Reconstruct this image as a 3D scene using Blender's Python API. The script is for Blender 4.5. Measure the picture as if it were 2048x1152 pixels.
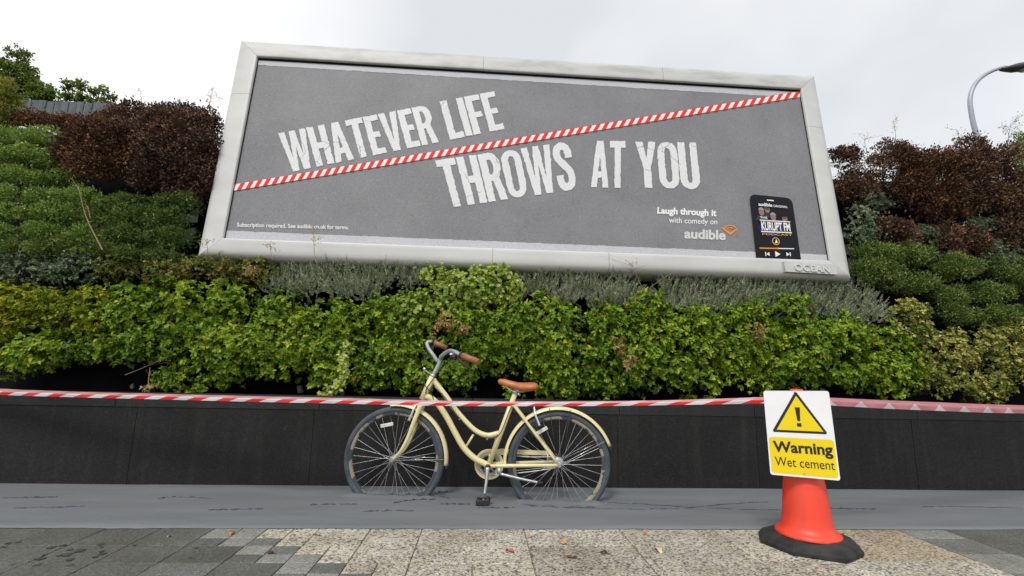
import bpy, math, random
import numpy as np
from mathutils import Vector, Matrix, noise as mnoise

for o in list(bpy.data.objects):
    bpy.data.objects.remove(o)
scene = bpy.context.scene
COL = scene.collection
rad = math.radians

# ------------------------------------------------------------------ camera
F, CX, CY = 940.0, 1024.0, 576.0            # focal length and centre in pixels of the 2048 x 1152 photograph
dY = np.array([963 - CX, 737 - CY, F]); dY /= np.linalg.norm(dY)
dX = np.array([16860 - CX, 1085 - CY, F]); dX -= dY * dX.dot(dY); dX /= np.linalg.norm(dX)
dZ = np.cross(dX, dY)
MC = np.stack([dX, dY, dZ], 1)
CAM = np.array([0.0, 0.0, 0.86])
cd = bpy.data.cameras.new('camera'); cam = bpy.data.objects.new('camera', cd); COL.objects.link(cam)
R = Matrix((MC[0], -MC[1], -MC[2])).transposed().to_4x4()
cam.matrix_world = Matrix.Translation(CAM) @ R
cd.sensor_width = 36.0; cd.sensor_fit = 'HORIZONTAL'; cd.lens = F / 2048 * 36
cd.clip_start = 0.05; cd.clip_end = 2000
scene.camera = cam

# ------------------------------------------------------------------ world, sun, exposure
SUN_EL, SUN_AZ = rad(52), rad(205)          # azimuth: clockwise from +Y
w = bpy.data.worlds.new('World'); scene.world = w; w.use_nodes = True
nt = w.node_tree; nt.nodes.clear()
def wn(t, **k):
    n = nt.nodes.new(t)
    for a, b in k.items(): setattr(n, a, b)
    return n
wo = wn('ShaderNodeOutputWorld'); bg = wn('ShaderNodeBackground')
sky = wn('ShaderNodeTexSky', sky_type='NISHITA', sun_disc=False, sun_elevation=SUN_EL, sun_rotation=SUN_AZ)
skys = wn('ShaderNodeVectorMath', operation='SCALE'); skys.inputs['Scale'].default_value = 0.1
nt.links.new(sky.outputs[0], skys.inputs[0])
tc = wn('ShaderNodeTexCoord'); mp = wn('ShaderNodeMapping')
mp.inputs['Location'].default_value = (1.3, 0.4, 0.7); mp.inputs['Scale'].default_value = (1.0, 1.0, 1.7)
nz = wn('ShaderNodeTexNoise'); nz.inputs['Scale'].default_value = 1.25; nz.inputs['Detail'].default_value = 4.5
nz.inputs['Roughness'].default_value = 0.46; nz.inputs['Distortion'].default_value = 0.25
rp = wn('ShaderNodeValToRGB')
rp.color_ramp.elements[0].position = 0.34; rp.color_ramp.elements[0].color = (0.63, 0.647, 0.668, 1)
rp.color_ramp.elements[1].position = 0.66; rp.color_ramp.elements[1].color = (1.0, 0.995, 0.985, 1)
nt.links.new(tc.outputs['Generated'], mp.inputs[0]); nt.links.new(mp.outputs[0], nz.inputs['Vector'])
nt.links.new(nz.outputs[0], rp.inputs[0])
mx = wn('ShaderNodeMix', data_type='RGBA'); mx.inputs['Factor'].default_value = 0.9
nt.links.new(skys.outputs[0], mx.inputs['A']); nt.links.new(rp.outputs[0], mx.inputs['B'])
nt.links.new(mx.outputs['Result'], bg.inputs[0]); bg.inputs[1].default_value = 0.92
nt.links.new(bg.outputs[0], wo.inputs[0])

sl = bpy.data.lights.new('sun', 'SUN'); sl.energy = 1.5; sl.angle = rad(14); sl.color = (1.0, 0.97, 0.92)
sun = bpy.data.objects.new('sun', sl); COL.objects.link(sun)
sd = Vector((math.sin(SUN_AZ) * math.cos(SUN_EL), math.cos(SUN_AZ) * math.cos(SUN_EL), math.sin(SUN_EL)))
sun.rotation_euler = sd.to_track_quat('Z', 'Y').to_euler()

scene.view_settings.view_transform = 'Standard'; scene.view_settings.look = 'None'
scene.view_settings.exposure = 0.50; scene.view_settings.gamma = 1.0
scene.render.engine = 'CYCLES'
scene.cycles.max_bounces = 6; scene.cycles.transparent_max_bounces = 8
scene.cycles.use_denoising = True

# ------------------------------------------------------------------ helpers: pixel of the photograph -> place in the world
LEAN = rad(5.4); TL_ = math.tan(LEAN)
def ray(x, y): return MC.T @ np.array([x - CX, y - CY, F])
def onz(x, y, z=0.0):
    r = ray(x, y); return CAM + r * ((z - CAM[2]) / r[2])
def ony(x, y, Y):
    r = ray(x, y); return CAM + r * (Y / r[1])
def onlean(x, y, Y0):
    r = ray(x, y); return CAM + r * ((Y0 + CAM[2] * TL_) / (r[1] - r[2] * TL_))
def depth(p): return float((MC @ (np.asarray(p) - CAM))[2])

# ------------------------------------------------------------------ helpers: materials
def mat(name, col, rough=0.5, metal=0.0, spec=0.5, var=0.0, vs=8.0, col2=None, lo=0.35, hi=0.65, bump=0.0, bs=60.0, det=6.0,
        stretch=(1, 1, 1), coat=0.0):
    m = bpy.data.materials.new(name); m.use_nodes = True
    t = m.node_tree; b = t.nodes['Principled BSDF']
    b.inputs['Base Color'].default_value = (*col, 1); b.inputs['Roughness'].default_value = rough
    b.inputs['Metallic'].default_value = metal; b.inputs['Specular IOR Level'].default_value = spec
    b.inputs['Coat Weight'].default_value = coat
    if var or col2 or bump:
        tcn = t.nodes.new('ShaderNodeTexCoord'); mpn = t.nodes.new('ShaderNodeMapping')
        mpn.inputs['Scale'].default_value = stretch
        t.links.new(tcn.outputs['Object'], mpn.inputs[0])
    if var or col2:
        n = t.nodes.new('ShaderNodeTexNoise'); n.inputs['Scale'].default_value = vs; n.inputs['Detail'].default_value = det
        n.inputs['Roughness'].default_value = 0.6
        r = t.nodes.new('ShaderNodeValToRGB'); e = r.color_ramp.elements
        e[0].position = lo; e[1].position = hi
        if col2 is None:
            e[0].color = (*[c * (1 - var) for c in col], 1); e[1].color = (*[min(1, c * (1 + var)) for c in col], 1)
        else:
            e[0].color = (*col, 1); e[1].color = (*col2, 1)
        t.links.new(mpn.outputs[0], n.inputs['Vector']); t.links.new(n.outputs[0], r.inputs[0])
        t.links.new(r.outputs[0], b.inputs['Base Color'])
    if bump:
        n2 = t.nodes.new('ShaderNodeTexNoise'); n2.inputs['Scale'].default_value = bs; n2.inputs['Detail'].default_value = 4
        bp = t.nodes.new('ShaderNodeBump'); bp.inputs['Strength'].default_value = bump; bp.inputs['Distance'].default_value = 0.01
        t.links.new(mpn.outputs[0], n2.inputs['Vector']); t.links.new(n2.outputs[0], bp.inputs['Height'])
        t.links.new(bp.outputs[0], b.inputs['Normal'])
    return m

def leafmat(name, stops, rough=0.5, trans=0.25, spec=0.25):
    """leaf colours: a ramp read by each leaf's own 'tint' value"""
    m = bpy.data.materials.new(name); m.use_nodes = True
    t = m.node_tree; b = t.nodes['Principled BSDF']; out = t.nodes['Material Output']
    a = t.nodes.new('ShaderNodeAttribute'); a.attribute_name = 'tint'
    r = t.nodes.new('ShaderNodeValToRGB'); e = r.color_ramp.elements
    while len(e) < len(stops): e.new(0.5)
    for el, (p, c) in zip(e, stops): el.position = p; el.color = (*c, 1)
    t.links.new(a.outputs['Fac'], r.inputs[0]); t.links.new(r.outputs[0], b.inputs['Base Color'])
    b.inputs['Roughness'].default_value = rough; b.inputs['Specular IOR Level'].default_value = spec
    tr = t.nodes.new('ShaderNodeBsdfTranslucent'); t.links.new(r.outputs[0], tr.inputs[0])
    ms = t.nodes.new('ShaderNodeMixShader'); ms.inputs[0].default_value = trans
    t.links.new(b.outputs[0], ms.inputs[1]); t.links.new(tr.outputs[0], ms.inputs[2]); t.links.new(ms.outputs[0], out.inputs[0])
    return m

def speckle(name, base, dark, light, s1=90.0, amount=0.40, rough=0.7, vary=0.10, streak=0.0):
    """granite: crystals of three tones, plus broad soiling"""
    m = bpy.data.materials.new(name); m.use_nodes = True
    t = m.node_tree; b = t.nodes['Principled BSDF']; b.inputs['Roughness'].default_value = rough; b.inputs['Specular IOR Level'].default_value = 0.3
    tcn = t.nodes.new('ShaderNodeTexCoord')
    def nzz(s, d):
        n = t.nodes.new('ShaderNodeTexNoise'); n.inputs['Scale'].default_value = s; n.inputs['Detail'].default_value = d
        t.links.new(tcn.outputs['Object'], n.inputs['Vector']); return n
    a = t.nodes.new('ShaderNodeTexVoronoi'); a.inputs['Scale'].default_value = s1 * 1.5; a.inputs['Randomness'].default_value = 1
    wv = nzz(s1 * .8, 2); wm = t.nodes.new('ShaderNodeMix'); wm.data_type = 'VECTOR'; wm.inputs['Factor'].default_value = 0.012
    t.links.new(tcn.outputs['Object'], wm.inputs['A']); t.links.new(wv.outputs['Color'], wm.inputs['B']); t.links.new(wm.outputs['Result'], a.inputs['Vector'])
    sp_ = t.nodes.new('ShaderNodeSeparateColor'); t.links.new(a.outputs['Color'], sp_.inputs[0])
    r1 = t.nodes.new('ShaderNodeValToRGB'); e = r1.color_ramp.elements; dk = (amount - .25) * 1.15
    mid_ = tuple((p + q) / 2 for p, q in zip(base, dark))
    e[0].position = dk - .02; e[0].color = (*dark, 1); e[1].position = dk + .02; e[1].color = (*mid_, 1)
    for ps, cl in ((dk + .12, mid_), (dk + .16, base), (.78, base), (.84, light)): q_ = e.new(ps); q_.color = (*cl, 1)
    t.links.new(sp_.outputs[0], r1.inputs[0])
    bb = nzz(3.2, 5); r2 = t.nodes.new('ShaderNodeValToRGB')
    r2.color_ramp.elements[0].position = 0.3; r2.color_ramp.elements[0].color = (0.72, 0.7, 0.66, 1)
    r2.color_ramp.elements[1].position = 0.62; r2.color_ramp.elements[1].color = (1, 1, 1, 1)
    t.links.new(bb.outputs[0], r2.inputs[0])
    mxx = t.nodes.new('ShaderNodeMix'); mxx.data_type = 'RGBA'; mxx.blend_type = 'MULTIPLY'; mxx.inputs['Factor'].default_value = 1
    t.links.new(r1.outputs[0], mxx.inputs['A']); t.links.new(r2.outputs[0], mxx.inputs['B'])
    oi = t.nodes.new('ShaderNodeObjectInfo'); mr = t.nodes.new('ShaderNodeMapRange'); mr.inputs['To Min'].default_value = 1 - vary; mr.inputs['To Max'].default_value = 1 + vary
    t.links.new(oi.outputs['Random'], mr.inputs['Value']); sc = t.nodes.new('ShaderNodeVectorMath'); sc.operation = 'SCALE'
    t.links.new(mxx.outputs['Result'], sc.inputs[0]); t.links.new(mr.outputs[0], sc.inputs['Scale']); res = sc.outputs[0]
    if streak:                                # dust runs and splashes on an upright face
        mpp = t.nodes.new('ShaderNodeMapping'); mpp.inputs['Scale'].default_value = (7, 7, .55); t.links.new(tcn.outputs['Object'], mpp.inputs[0])
        sn = t.nodes.new('ShaderNodeTexNoise'); sn.inputs['Scale'].default_value = 1.6; sn.inputs['Detail'].default_value = 7; sn.inputs['Roughness'].default_value = .65; t.links.new(mpp.outputs[0], sn.inputs['Vector'])
        sr = t.nodes.new('ShaderNodeValToRGB'); sr.color_ramp.elements[0].position = .5; sr.color_ramp.elements[0].color = (0, 0, 0, 1); sr.color_ramp.elements[1].position = .8; sr.color_ramp.elements[1].color = (streak, streak, streak, 1)
        t.links.new(sn.outputs[0], sr.inputs[0]); fl = nzz(26, 4); fr2 = t.nodes.new('ShaderNodeValToRGB'); fr2.color_ramp.elements[0].position = .70; fr2.color_ramp.elements[0].color = (0, 0, 0, 1); fr2.color_ramp.elements[1].position = .74; fr2.color_ramp.elements[1].color = (streak * 1.5,) * 3 + (1,)
        t.links.new(fl.outputs[0], fr2.inputs[0]); ad2 = t.nodes.new('ShaderNodeVectorMath'); ad2.operation = 'ADD'; t.links.new(sr.outputs[0], ad2.inputs[0]); t.links.new(fr2.outputs[0], ad2.inputs[1])
        mq = t.nodes.new('ShaderNodeMix'); mq.data_type = 'RGBA'; mq.inputs['B'].default_value = (.16, .155, .14, 1); t.links.new(ad2.outputs[0], mq.inputs['Factor']); t.links.new(res, mq.inputs['A']); res = mq.outputs['Result']
    t.links.new(res, b.inputs['Base Color'])
    bp = t.nodes.new('ShaderNodeBump'); bp.inputs['Strength'].default_value = 0.25; bp.inputs['Distance'].default_value = 0.003
    t.links.new(sp_.outputs[1], bp.inputs['Height']); t.links.new(bp.outputs[0], b.inputs['Normal'])
    return m

# ------------------------------------------------------------------ helpers: objects
def tag(o, label=None, cat=None, group=None, kind=None):
    if label: o['label'] = label
    if cat: o['category'] = cat
    if group: o['group'] = group
    if kind: o['kind'] = kind
    return o
def empty(name, loc=(0, 0, 0), rz=0.0, parent=None):
    o = bpy.data.objects.new(name, None); COL.objects.link(o)
    o.location = loc; o.rotation_euler = (0, 0, rz); o.empty_display_size = 0.1
    if parent: o.parent = parent
    return o
def thing(name, label, cat, loc=(0, 0, 0), rz=0.0, group=None):
    return tag(empty(name, loc, rz), label, cat, group)
def link(name, me, m=None, parent=None, loc=None):
    if m is not None and not me.materials: me.materials.append(m)
    o = bpy.data.objects.new(name, me); COL.objects.link(o)
    if parent: o.parent = parent
    if loc is not None: o.location = loc
    return o
def mesh(name, v, f, smooth=False):
    me = bpy.data.meshes.new(name); me.from_pydata([tuple(map(float, p)) for p in v], [], f); me.update()
    if smooth: me.polygons.foreach_set('use_smooth', [True] * len(me.polygons))
    return me

class MB:
    """collects shapes, builds ONE mesh object"""
    def __init__(s): s.v = []; s.f = []; s.sm = []
    def add(s, v, f, smooth=False):
        k = len(s.v); s.v += [tuple(map(float, p)) for p in v]; s.f += [tuple(i + k for i in q) for q in f]; s.sm += [smooth] * len(f); return s
    def box(s, x0, x1, y0, y1, z0, z1, c=0.0):
        if c <= 0:
            return s.add([(x0, y0, z0), (x1, y0, z0), (x1, y1, z0), (x0, y1, z0), (x0, y0, z1), (x1, y0, z1), (x1, y1, z1), (x0, y1, z1)],
                         [(0, 3, 2, 1), (4, 5, 6, 7), (0, 1, 5, 4), (1, 2, 6, 5), (2, 3, 7, 6), (3, 0, 4, 7)])
        v = []
        for z, i in ((z0, 0), (z1 - c, 0), (z1, c)):
            v += [(x0 + i, y0 + i, z), (x1 - i, y0 + i, z), (x1 - i, y1 - i, z), (x0 + i, y1 - i, z)]
        f = [(0, 3, 2, 1), (8, 9, 10, 11)]
        for k in (0, 4):
            for i in range(4):
                j = (i + 1) % 4; f.append((k + i, k + j, k + 4 + j, k + 4 + i))
        return s.add(v, f)
    def tube(s, pts, r, n=10, cap=True):
        P = [np.array(p, float) for p in pts]; m = len(P)
        rr = [r] * m if not hasattr(r, '__len__') else list(r)
        T = [P[min(i + 1, m - 1)] - P[max(i - 1, 0)] for i in range(m)]
        T = [t / (np.linalg.norm(t) + 1e-12) for t in T]
        a = np.array([0, 0, 1.0]) if abs(T[0][2]) < 0.9 else np.array([1.0, 0, 0])
        N = np.cross(T[0], a); N /= np.linalg.norm(N); v = []
        for i in range(m):
            N = N - T[i] * N.dot(T[i]); N /= np.linalg.norm(N); B = np.cross(T[i], N)
            for k in range(n):
                q = 2 * math.pi * k / n; v.append(P[i] + rr[i] * (math.cos(q) * N + math.sin(q) * B))
        f = []
        for i in range(m - 1):
            for k in range(n):
                j = (k + 1) % n; f.append((i * n + k, i * n + j, (i + 1) * n + j, (i + 1) * n + k))
        s.add(v, f, True)
        if cap:
            k0 = len(s.v) - len(v)
            s.f += [tuple(k0 + k for k in range(n))[::-1], tuple(k0 + (m - 1) * n + k for k in range(n))]; s.sm += [False, False]
        return s
    def lathe(s, prof, c=(0, 0, 0), axis='z', n=32, a0=0.0, a1=2 * math.pi, smooth=True):
        full = abs(a1 - a0 - 2 * math.pi) < 1e-6; k = n if full else n + 1; v = []
        for i in range(k):
            a = a0 + (a1 - a0) * i / n
            for (r, h) in prof:
                if axis == 'z': v.append((c[0] + r * math.cos(a), c[1] + r * math.sin(a), c[2] + h))
                else: v.append((c[0] + r * math.cos(a), c[1] + h, c[2] + r * math.sin(a)))
        m = len(prof); f = []
        for i in range(n):
            j = (i + 1) % k
            for q in range(m - 1):
                f.append((i * m + q, j * m + q, j * m + q + 1, i * m + q + 1))
        return s.add(v, f, smooth)
    def build(s, name, m=None, parent=None, loc=None):
        me = bpy.data.meshes.new(name); me.from_pydata(s.v, [], s.f); me.update()
        me.polygons.foreach_set('use_smooth', s.sm)
        return link(name, me, m, parent, loc)

def smooth_path(pts, n=6):
    P = [np.array(p, float) for p in pts]; P = [2 * P[0] - P[1]] + P + [2 * P[-1] - P[-2]]; out = []
    for i in range(1, len(P) - 2):
        for k in range(n):
            t = k / n; a, b, c, d = P[i - 1], P[i], P[i + 1], P[i + 2]
            out.append(0.5 * ((2 * b) + (-a + c) * t + (2 * a - 5 * b + 4 * c - d) * t * t + (-a + 3 * b - 3 * c + d) * t ** 3))
    out.append(P[-2]); return out

def curve_mesh(contours):
    """filled flat mesh from 2-D outlines (holes even-odd)"""
    cu = bpy.data.curves.new('outline', 'CURVE'); cu.dimensions = '2D'; cu.fill_mode = 'BOTH'
    for pts in contours:
        sp = cu.splines.new('POLY'); sp.points.add(len(pts) - 1); sp.use_cyclic_u = True
        for p, q in zip(sp.points, pts): p.co = (q[0], q[1], 0, 1)
    ob = bpy.data.objects.new('outline', cu); me = bpy.data.meshes.new_from_object(ob)
    bpy.data.objects.remove(ob); bpy.data.curves.remove(cu)
    return np.array([v.co[:2] for v in me.vertices]), [tuple(p.vertices) for p in me.polygons]
def text_mesh(body, bold=0.0, spacing=1.0):
    cu = bpy.data.curves.new('type', 'FONT'); cu.body = body; cu.offset = bold; cu.resolution_u = 4; cu.space_character = spacing
    ob = bpy.data.objects.new('type', cu); me = bpy.data.meshes.new_from_object(ob)
    bpy.data.objects.remove(ob); bpy.data.curves.remove(cu)
    v = np.array([q.co[:2] for q in me.vertices]); f = [tuple(p.vertices) for p in me.polygons]
    return v, f

# ------------------------------------------------------------------ materials
M = {}
M['ground'] = mat('ground_asphalt', (0.05, 0.05, 0.05), 0.9, var=0.3, vs=20)
M['bed'] = mat('slab_joint_sand', (0.21, 0.165, 0.11), 0.95, var=0.35, vs=14)
M['cream'] = speckle('granite_cream', (0.45, 0.415, 0.33), (0.12, 0.112, 0.108), (0.56, 0.53, 0.45), 75, 0.42)
M['cream2'] = speckle('granite_cream_grey', (0.40, 0.372, 0.302), (0.12, 0.112, 0.108), (0.55, 0.52, 0.44), 80, 0.445)
M['cream3'] = speckle('granite_cream_warm', (0.43, 0.36, 0.255), (0.15, 0.12, 0.10), (0.57, 0.48, 0.36), 80, 0.42)
M['light'] = speckle('granite_light_grey', (0.245, 0.25, 0.225), (0.14, 0.145, 0.13), (0.33, 0.33, 0.30), 150, 0.44)
M['mid'] = speckle('granite_mid_grey', (0.155, 0.158, 0.15), (0.09, 0.092, 0.088), (0.22, 0.22, 0.20), 150, 0.45)
M['dark'] = speckle('granite_dark_grey', (0.118, 0.120, 0.108), (0.075, 0.077, 0.070), (0.165, 0.165, 0.15), 140, 0.46)
M['cement'] = mat('wet_cement', (0.133, 0.143, 0.150), 0.6, col2=(0.168, 0.179, 0.187), vs=3.2, lo=.3, hi=.68, det=9, bump=0.35, bs=38, stretch=(0.35, 2.2, 1))
M['ridge'] = mat('cement_ridge_shaded', (0.038, 0.044, 0.064), 0.6, var=0.5, vs=60)  # dark navy carries the ridges' shadow and colour fringing, painted in
M['wall'] = speckle('black_granite', (0.0095, 0.0095, 0.010), (0.006, 0.006, 0.006), (0.021, 0.021, 0.021), 120, 0.42, 0.6, 0.10, 0.08)
M['cap'] = speckle('black_granite_cap', (0.018, 0.019, 0.021), (0.012, 0.013, 0.014), (0.030, 0.031, 0.033), 130, 0.42, 0.5, 0.2, 0.08)
M['mortar'] = mat('dull_mortar', (0.035, 0.033, 0.03), 0.95, var=0.4, vs=30)
M['liner'] = mat('black_liner', (0.005, 0.005, 0.006), 0.9, spec=0.08, var=0.5, vs=6, bump=0.5, bs=14)
M['tab'] = mat('grey_clip', (0.17, 0.175, 0.175), 0.6, var=0.4, vs=20)
M['rim'] = mat('pale_planter_rim', (0.42, 0.44, 0.43), 0.5, var=0.2, vs=20)
M['stem'] = mat('brown_stem', (0.075, 0.05, 0.03), 0.85, var=0.4, vs=40)
M['dry'] = mat('dry_stalk', (0.26, 0.19, 0.10), 0.85, var=0.3, vs=30)
M['frame'] = mat('painted_steel_frame', (0.53, 0.53, 0.515), 0.42, col2=(0.62, 0.62, 0.61), vs=1.6, bump=0.02, bs=20, stretch=(1, 1, 2.5))
M['frame_top'] = mat('painted_steel_frame_top', (0.34, 0.34, 0.315), 0.5, col2=(0.50, 0.50, 0.485), vs=3.0, lo=0.28, hi=0.55, stretch=(0.8, 1, 3))  # darker, streaked tone used on the top members only
M['steel'] = mat('grey_steel_fin', (0.17, 0.185, 0.195), 0.45, 0.3, var=0.2, vs=9)
M['shade_strip'] = mat('black_shade_strip', (0.008, 0.008, 0.009), 0.8, spec=0.1)  # black that paints the shadow line inside the billboard frame
M['backpanel'] = mat('billboard_back', (0.03, 0.03, 0.03), 0.8)
M['plaque'] = mat('grey_plaque', (0.50, 0.50, 0.48), 0.5, var=0.06, vs=12)
M['plaque_letter'] = mat('plaque_letter', (0.58, 0.58, 0.56), 0.5)
M['print_dark'] = mat('phone_black', (0.012, 0.013, 0.016), 0.4, spec=0.12)
M['print_white'] = mat('print_white', (0.78, 0.78, 0.78), 0.6, spec=0.12)
M['print_grey'] = mat('print_grey_text', (0.60, 0.60, 0.60), 0.6, spec=0.12)
M['print_orange'] = mat('print_orange', (0.80, 0.27, 0.03), 0.6, spec=0.12)
M['print_red'] = mat('print_red', (0.75, 0.045, 0.03), 0.55, spec=0.12)
M['print_amber'] = mat('print_amber', (0.62, 0.36, 0.06), 0.6, spec=0.12)
M['print_blue'] = mat('print_blue', (0.015, 0.02, 0.16), 0.6, spec=0.12)
M['print_violet'] = mat('print_violet', (0.045, 0.04, 0.075), 0.6, spec=0.12)
M['print_skin'] = mat('print_skin', (0.30, 0.17, 0.13), 0.6, spec=0.12)
M['print_cap'] = mat('print_cap', (0.28, 0.27, 0.34), 0.6, spec=0.12)

def asphalt_print(name, a, b, grain=160.0, crack=None):
    m = bpy.data.materials.new(name); m.use_nodes = True; t = m.node_tree; p = t.nodes['Principled BSDF']
    p.inputs['Roughness'].default_value = 0.55; p.inputs['Specular IOR Level'].default_value = 0.3
    tcn = t.nodes.new('ShaderNodeTexCoord')
    def nn(s, d, ro=0.6):
        n = t.nodes.new('ShaderNodeTexNoise'); n.inputs['Scale'].default_value = s; n.inputs['Detail'].default_value = d
        n.inputs['Roughness'].default_value = ro; t.links.new(tcn.outputs['Object'], n.inputs['Vector']); return n
    n1 = nn(grain, 2); n2 = nn(2.3, 5)
    ad = t.nodes.new('ShaderNodeMath'); ad.operation = 'MULTIPLY_ADD'; ad.inputs[1].default_value = 0.22
    t.links.new(n2.outputs[0], ad.inputs[0])
    mu = t.nodes.new('ShaderNodeMath'); mu.operation = 'MULTIPLY'; mu.inputs[1].default_value = 0.78
    t.links.new(n1.outputs[0], mu.inputs[0]); t.links.new(mu.outputs[0], ad.inputs[2])
    r = t.nodes.new('ShaderNodeValToRGB'); r.color_ramp.elements[0].position = 0.36; r.color_ramp.elements[1].position = 0.64
    r.color_ramp.elements[0].color = (*a, 1); r.color_ramp.elements[1].color = (*b, 1)
    t.links.new(ad.outputs[0], r.inputs[0]); last = r.outputs[0]
    if crack:
        ds = nn(5.0, 4); mxv = t.nodes.new('ShaderNodeMix'); mxv.data_type = 'VECTOR'; mxv.inputs['Factor'].default_value = 0.13
        t.links.new(tcn.outputs['Object'], mxv.inputs['A']); t.links.new(ds.outputs['Color'], mxv.inputs['B'])
        vo = t.nodes.new('ShaderNodeTexVoronoi'); vo.feature = 'DISTANCE_TO_EDGE'; vo.inputs['Scale'].default_value = 4.2
        t.links.new(mxv.outputs['Result'], vo.inputs['Vector'])
        lt = t.nodes.new('ShaderNodeMath'); lt.operation = 'LESS_THAN'; lt.inputs[1].default_value = 0.008
        t.links.new(vo.outputs['Distance'], lt.inputs[0])
        n3 = nn(1.7, 2); g = t.nodes.new('ShaderNodeMath'); g.operation = 'GREATER_THAN'; g.inputs[1].default_value = 0.54
        t.links.new(n3.outputs[0], g.inputs[0])
        ml = t.nodes.new('ShaderNodeMath'); ml.operation = 'MULTIPLY'; t.links.new(lt.outputs[0], ml.inputs[0]); t.links.new(g.outputs[0], ml.inputs[1])
        mm = t.nodes.new('ShaderNodeMix'); mm.data_type = 'RGBA'; mm.inputs['B'].default_value = (*crack, 1)
        t.links.new(ml.outputs[0], mm.inputs['Factor']); t.links.new(last, mm.inputs['A']); last = mm.outputs['Result']
    t.links.new(last, p.inputs['Base Color']); return m
M['poster'] = asphalt_print('poster_grey_asphalt_print', (0.137, 0.137, 0.147), (0.272, 0.272, 0.283))
M['roadpaint'] = asphalt_print('poster_white_paint_print', (0.62, 0.62, 0.63), (0.76, 0.76, 0.77), 120, (0.30, 0.30, 0.31))
M['roadbar'] = asphalt_print('poster_pale_bar_print', (0.42, 0.42, 0.45), (0.56, 0.56, 0.59), 120)

M['bike'] = mat('cream_bicycle_paint', (0.52, 0.45, 0.25), 0.33, col2=(0.70, 0.62, 0.34), vs=11, lo=.28, hi=.43, coat=0.3)
M['tyre'] = mat('blue_grey_dusty_tyre', (0.058, 0.076, 0.088), 0.85, spec=0.2, col2=(0.095, 0.112, 0.122), vs=14, bump=0.5, bs=160)
M['wrim'] = mat('worn_wheel_rim', (0.055, 0.075, 0.09), 0.7, spec=0.2, col2=(0.32, 0.27, 0.21), vs=8, lo=0.51, hi=0.54)
M['spoke'] = mat('dull_spoke_steel', (0.46, 0.46, 0.47), 0.45, 0.5, var=0.3, vs=40)
M['chrome'] = mat('chrome', (0.60, 0.60, 0.61), 0.25, 0.85, var=0.15, vs=30)
M['alloy'] = mat('dull_alloy', (0.46, 0.47, 0.49), 0.42, 0.55, var=0.15, vs=30)
M['black'] = mat('black_rubber_plastic', (0.015, 0.015, 0.017), 0.55)
M['cable'] = mat('black_cable', (0.02, 0.02, 0.022), 0.5)
M['saddle'] = mat('tan_leather_saddle', (0.42, 0.135, 0.045), 0.42, var=0.22, vs=22, bump=0.05, bs=120)
M['grip'] = mat('brown_leather_grip', (0.30, 0.12, 0.06), 0.5, var=0.2, vs=30, bump=0.15, bs=90)
M['reflector'] = mat('clear_reflector', (0.62, 0.62, 0.56), 0.15, var=0.15, vs=60, coat=0.6)
M['cone'] = mat('orange_red_cone_plastic', (0.58, 0.050, 0.026), 0.45, col2=(0.78, 0.058, 0.026), vs=5, lo=.30, hi=.48, bump=0.06, bs=40, stretch=(1.5, 1.5, .7))
M['rubber'] = mat('black_recycled_rubber', (0.018, 0.018, 0.019), 0.8, spec=0.25, col2=(0.042, 0.041, 0.041), vs=9, bump=0.5, bs=50, stretch=(1, 2.2, 1))
M['sign_white'] = mat('sign_white', (0.80, 0.80, 0.82), 0.3, var=0.03, vs=9)
M['sign_yellow'] = mat('sign_yellow', (0.80, 0.60, 0.0), 0.35, var=0.02, vs=9)
M['sign_black'] = mat('sign_black', (0.012, 0.012, 0.012), 0.4)
M['lamp'] = mat('lamp_grey_paint', (0.36, 0.38, 0.43), 0.5, 0.2, var=0.1, vs=5)
M['lamp_dark'] = mat('lamp_head_dark', (0.06, 0.06, 0.065), 0.5)
M['lamp_glass'] = mat('lamp_lens', (0.45, 0.43, 0.38), 0.2)
M['fence'] = mat('blue_grey_fence_board', (0.095, 0.112, 0.125), 0.7, var=0.3, vs=5, stretch=(3, 1, 0.6))
M['stain'] = mat('dark_wet_spot', (0.045, 0.045, 0.042), 0.7, var=.4, vs=90)
M['bark'] = mat('bark', (0.07, 0.055, 0.04), 0.9, var=0.4, vs=20, bump=0.4, bs=30)
M['earth'] = mat('upper_ground_earth', (0.06, 0.055, 0.04), 0.95, var=0.4, vs=4)

L = {}
L['choisya'] = leafmat('glossy_green_leaves', [(0.0, (0.053, 0.109, 0.010)), (0.4, (0.145, 0.264, 0.019)), (0.8, (0.310, 0.425, 0.031)),
                       (0.955, (0.473, 0.513, 0.054)), (0.985, (0.736, 0.489, 0.054)), (1.0, (0.605, 0.218, 0.054))], trans=0.3)
L['yellow'] = leafmat('yellow_green_leaves', [(0.0, (0.083, 0.131, 0.008)), (0.4, (0.220, 0.284, 0.012)), (0.75, (0.440, 0.420, 0.024)), (1.0, (0.660, 0.525, 0.056))], trans=0.3)
L['olive'] = leafmat('olive_leaves', [(0.0, (0.048, 0.069, 0.014)), (0.4, (0.132, 0.167, 0.030)), (0.7, (0.264, 0.253, 0.060)), (0.85, (0.312, 0.172, 0.060)), (1.0, (0.432, 0.287, 0.120))])
L['hebe'] = leafmat('fine_mid_green_leaves', [(0.0, (0.061, 0.127, 0.027)), (0.5, (0.199, 0.321, 0.066)), (1.0, (0.481, 0.583, 0.139))], trans=0.2)
L['hebe_dark'] = leafmat('fine_dark_green_leaves', [(0.0, (0.044, 0.084, 0.021)), (0.5, (0.131, 0.205, 0.045)), (1.0, (0.341, 0.383, 0.104))], trans=0.2)
L['copper'] = leafmat('copper_brown_leaves', [(0.0, (0.029, 0.020, 0.018)), (0.5, (0.099, 0.054, 0.036)), (0.85, (0.215, 0.123, 0.072)), (1.0, (0.384, 0.236, 0.126))], trans=0.12)
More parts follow.
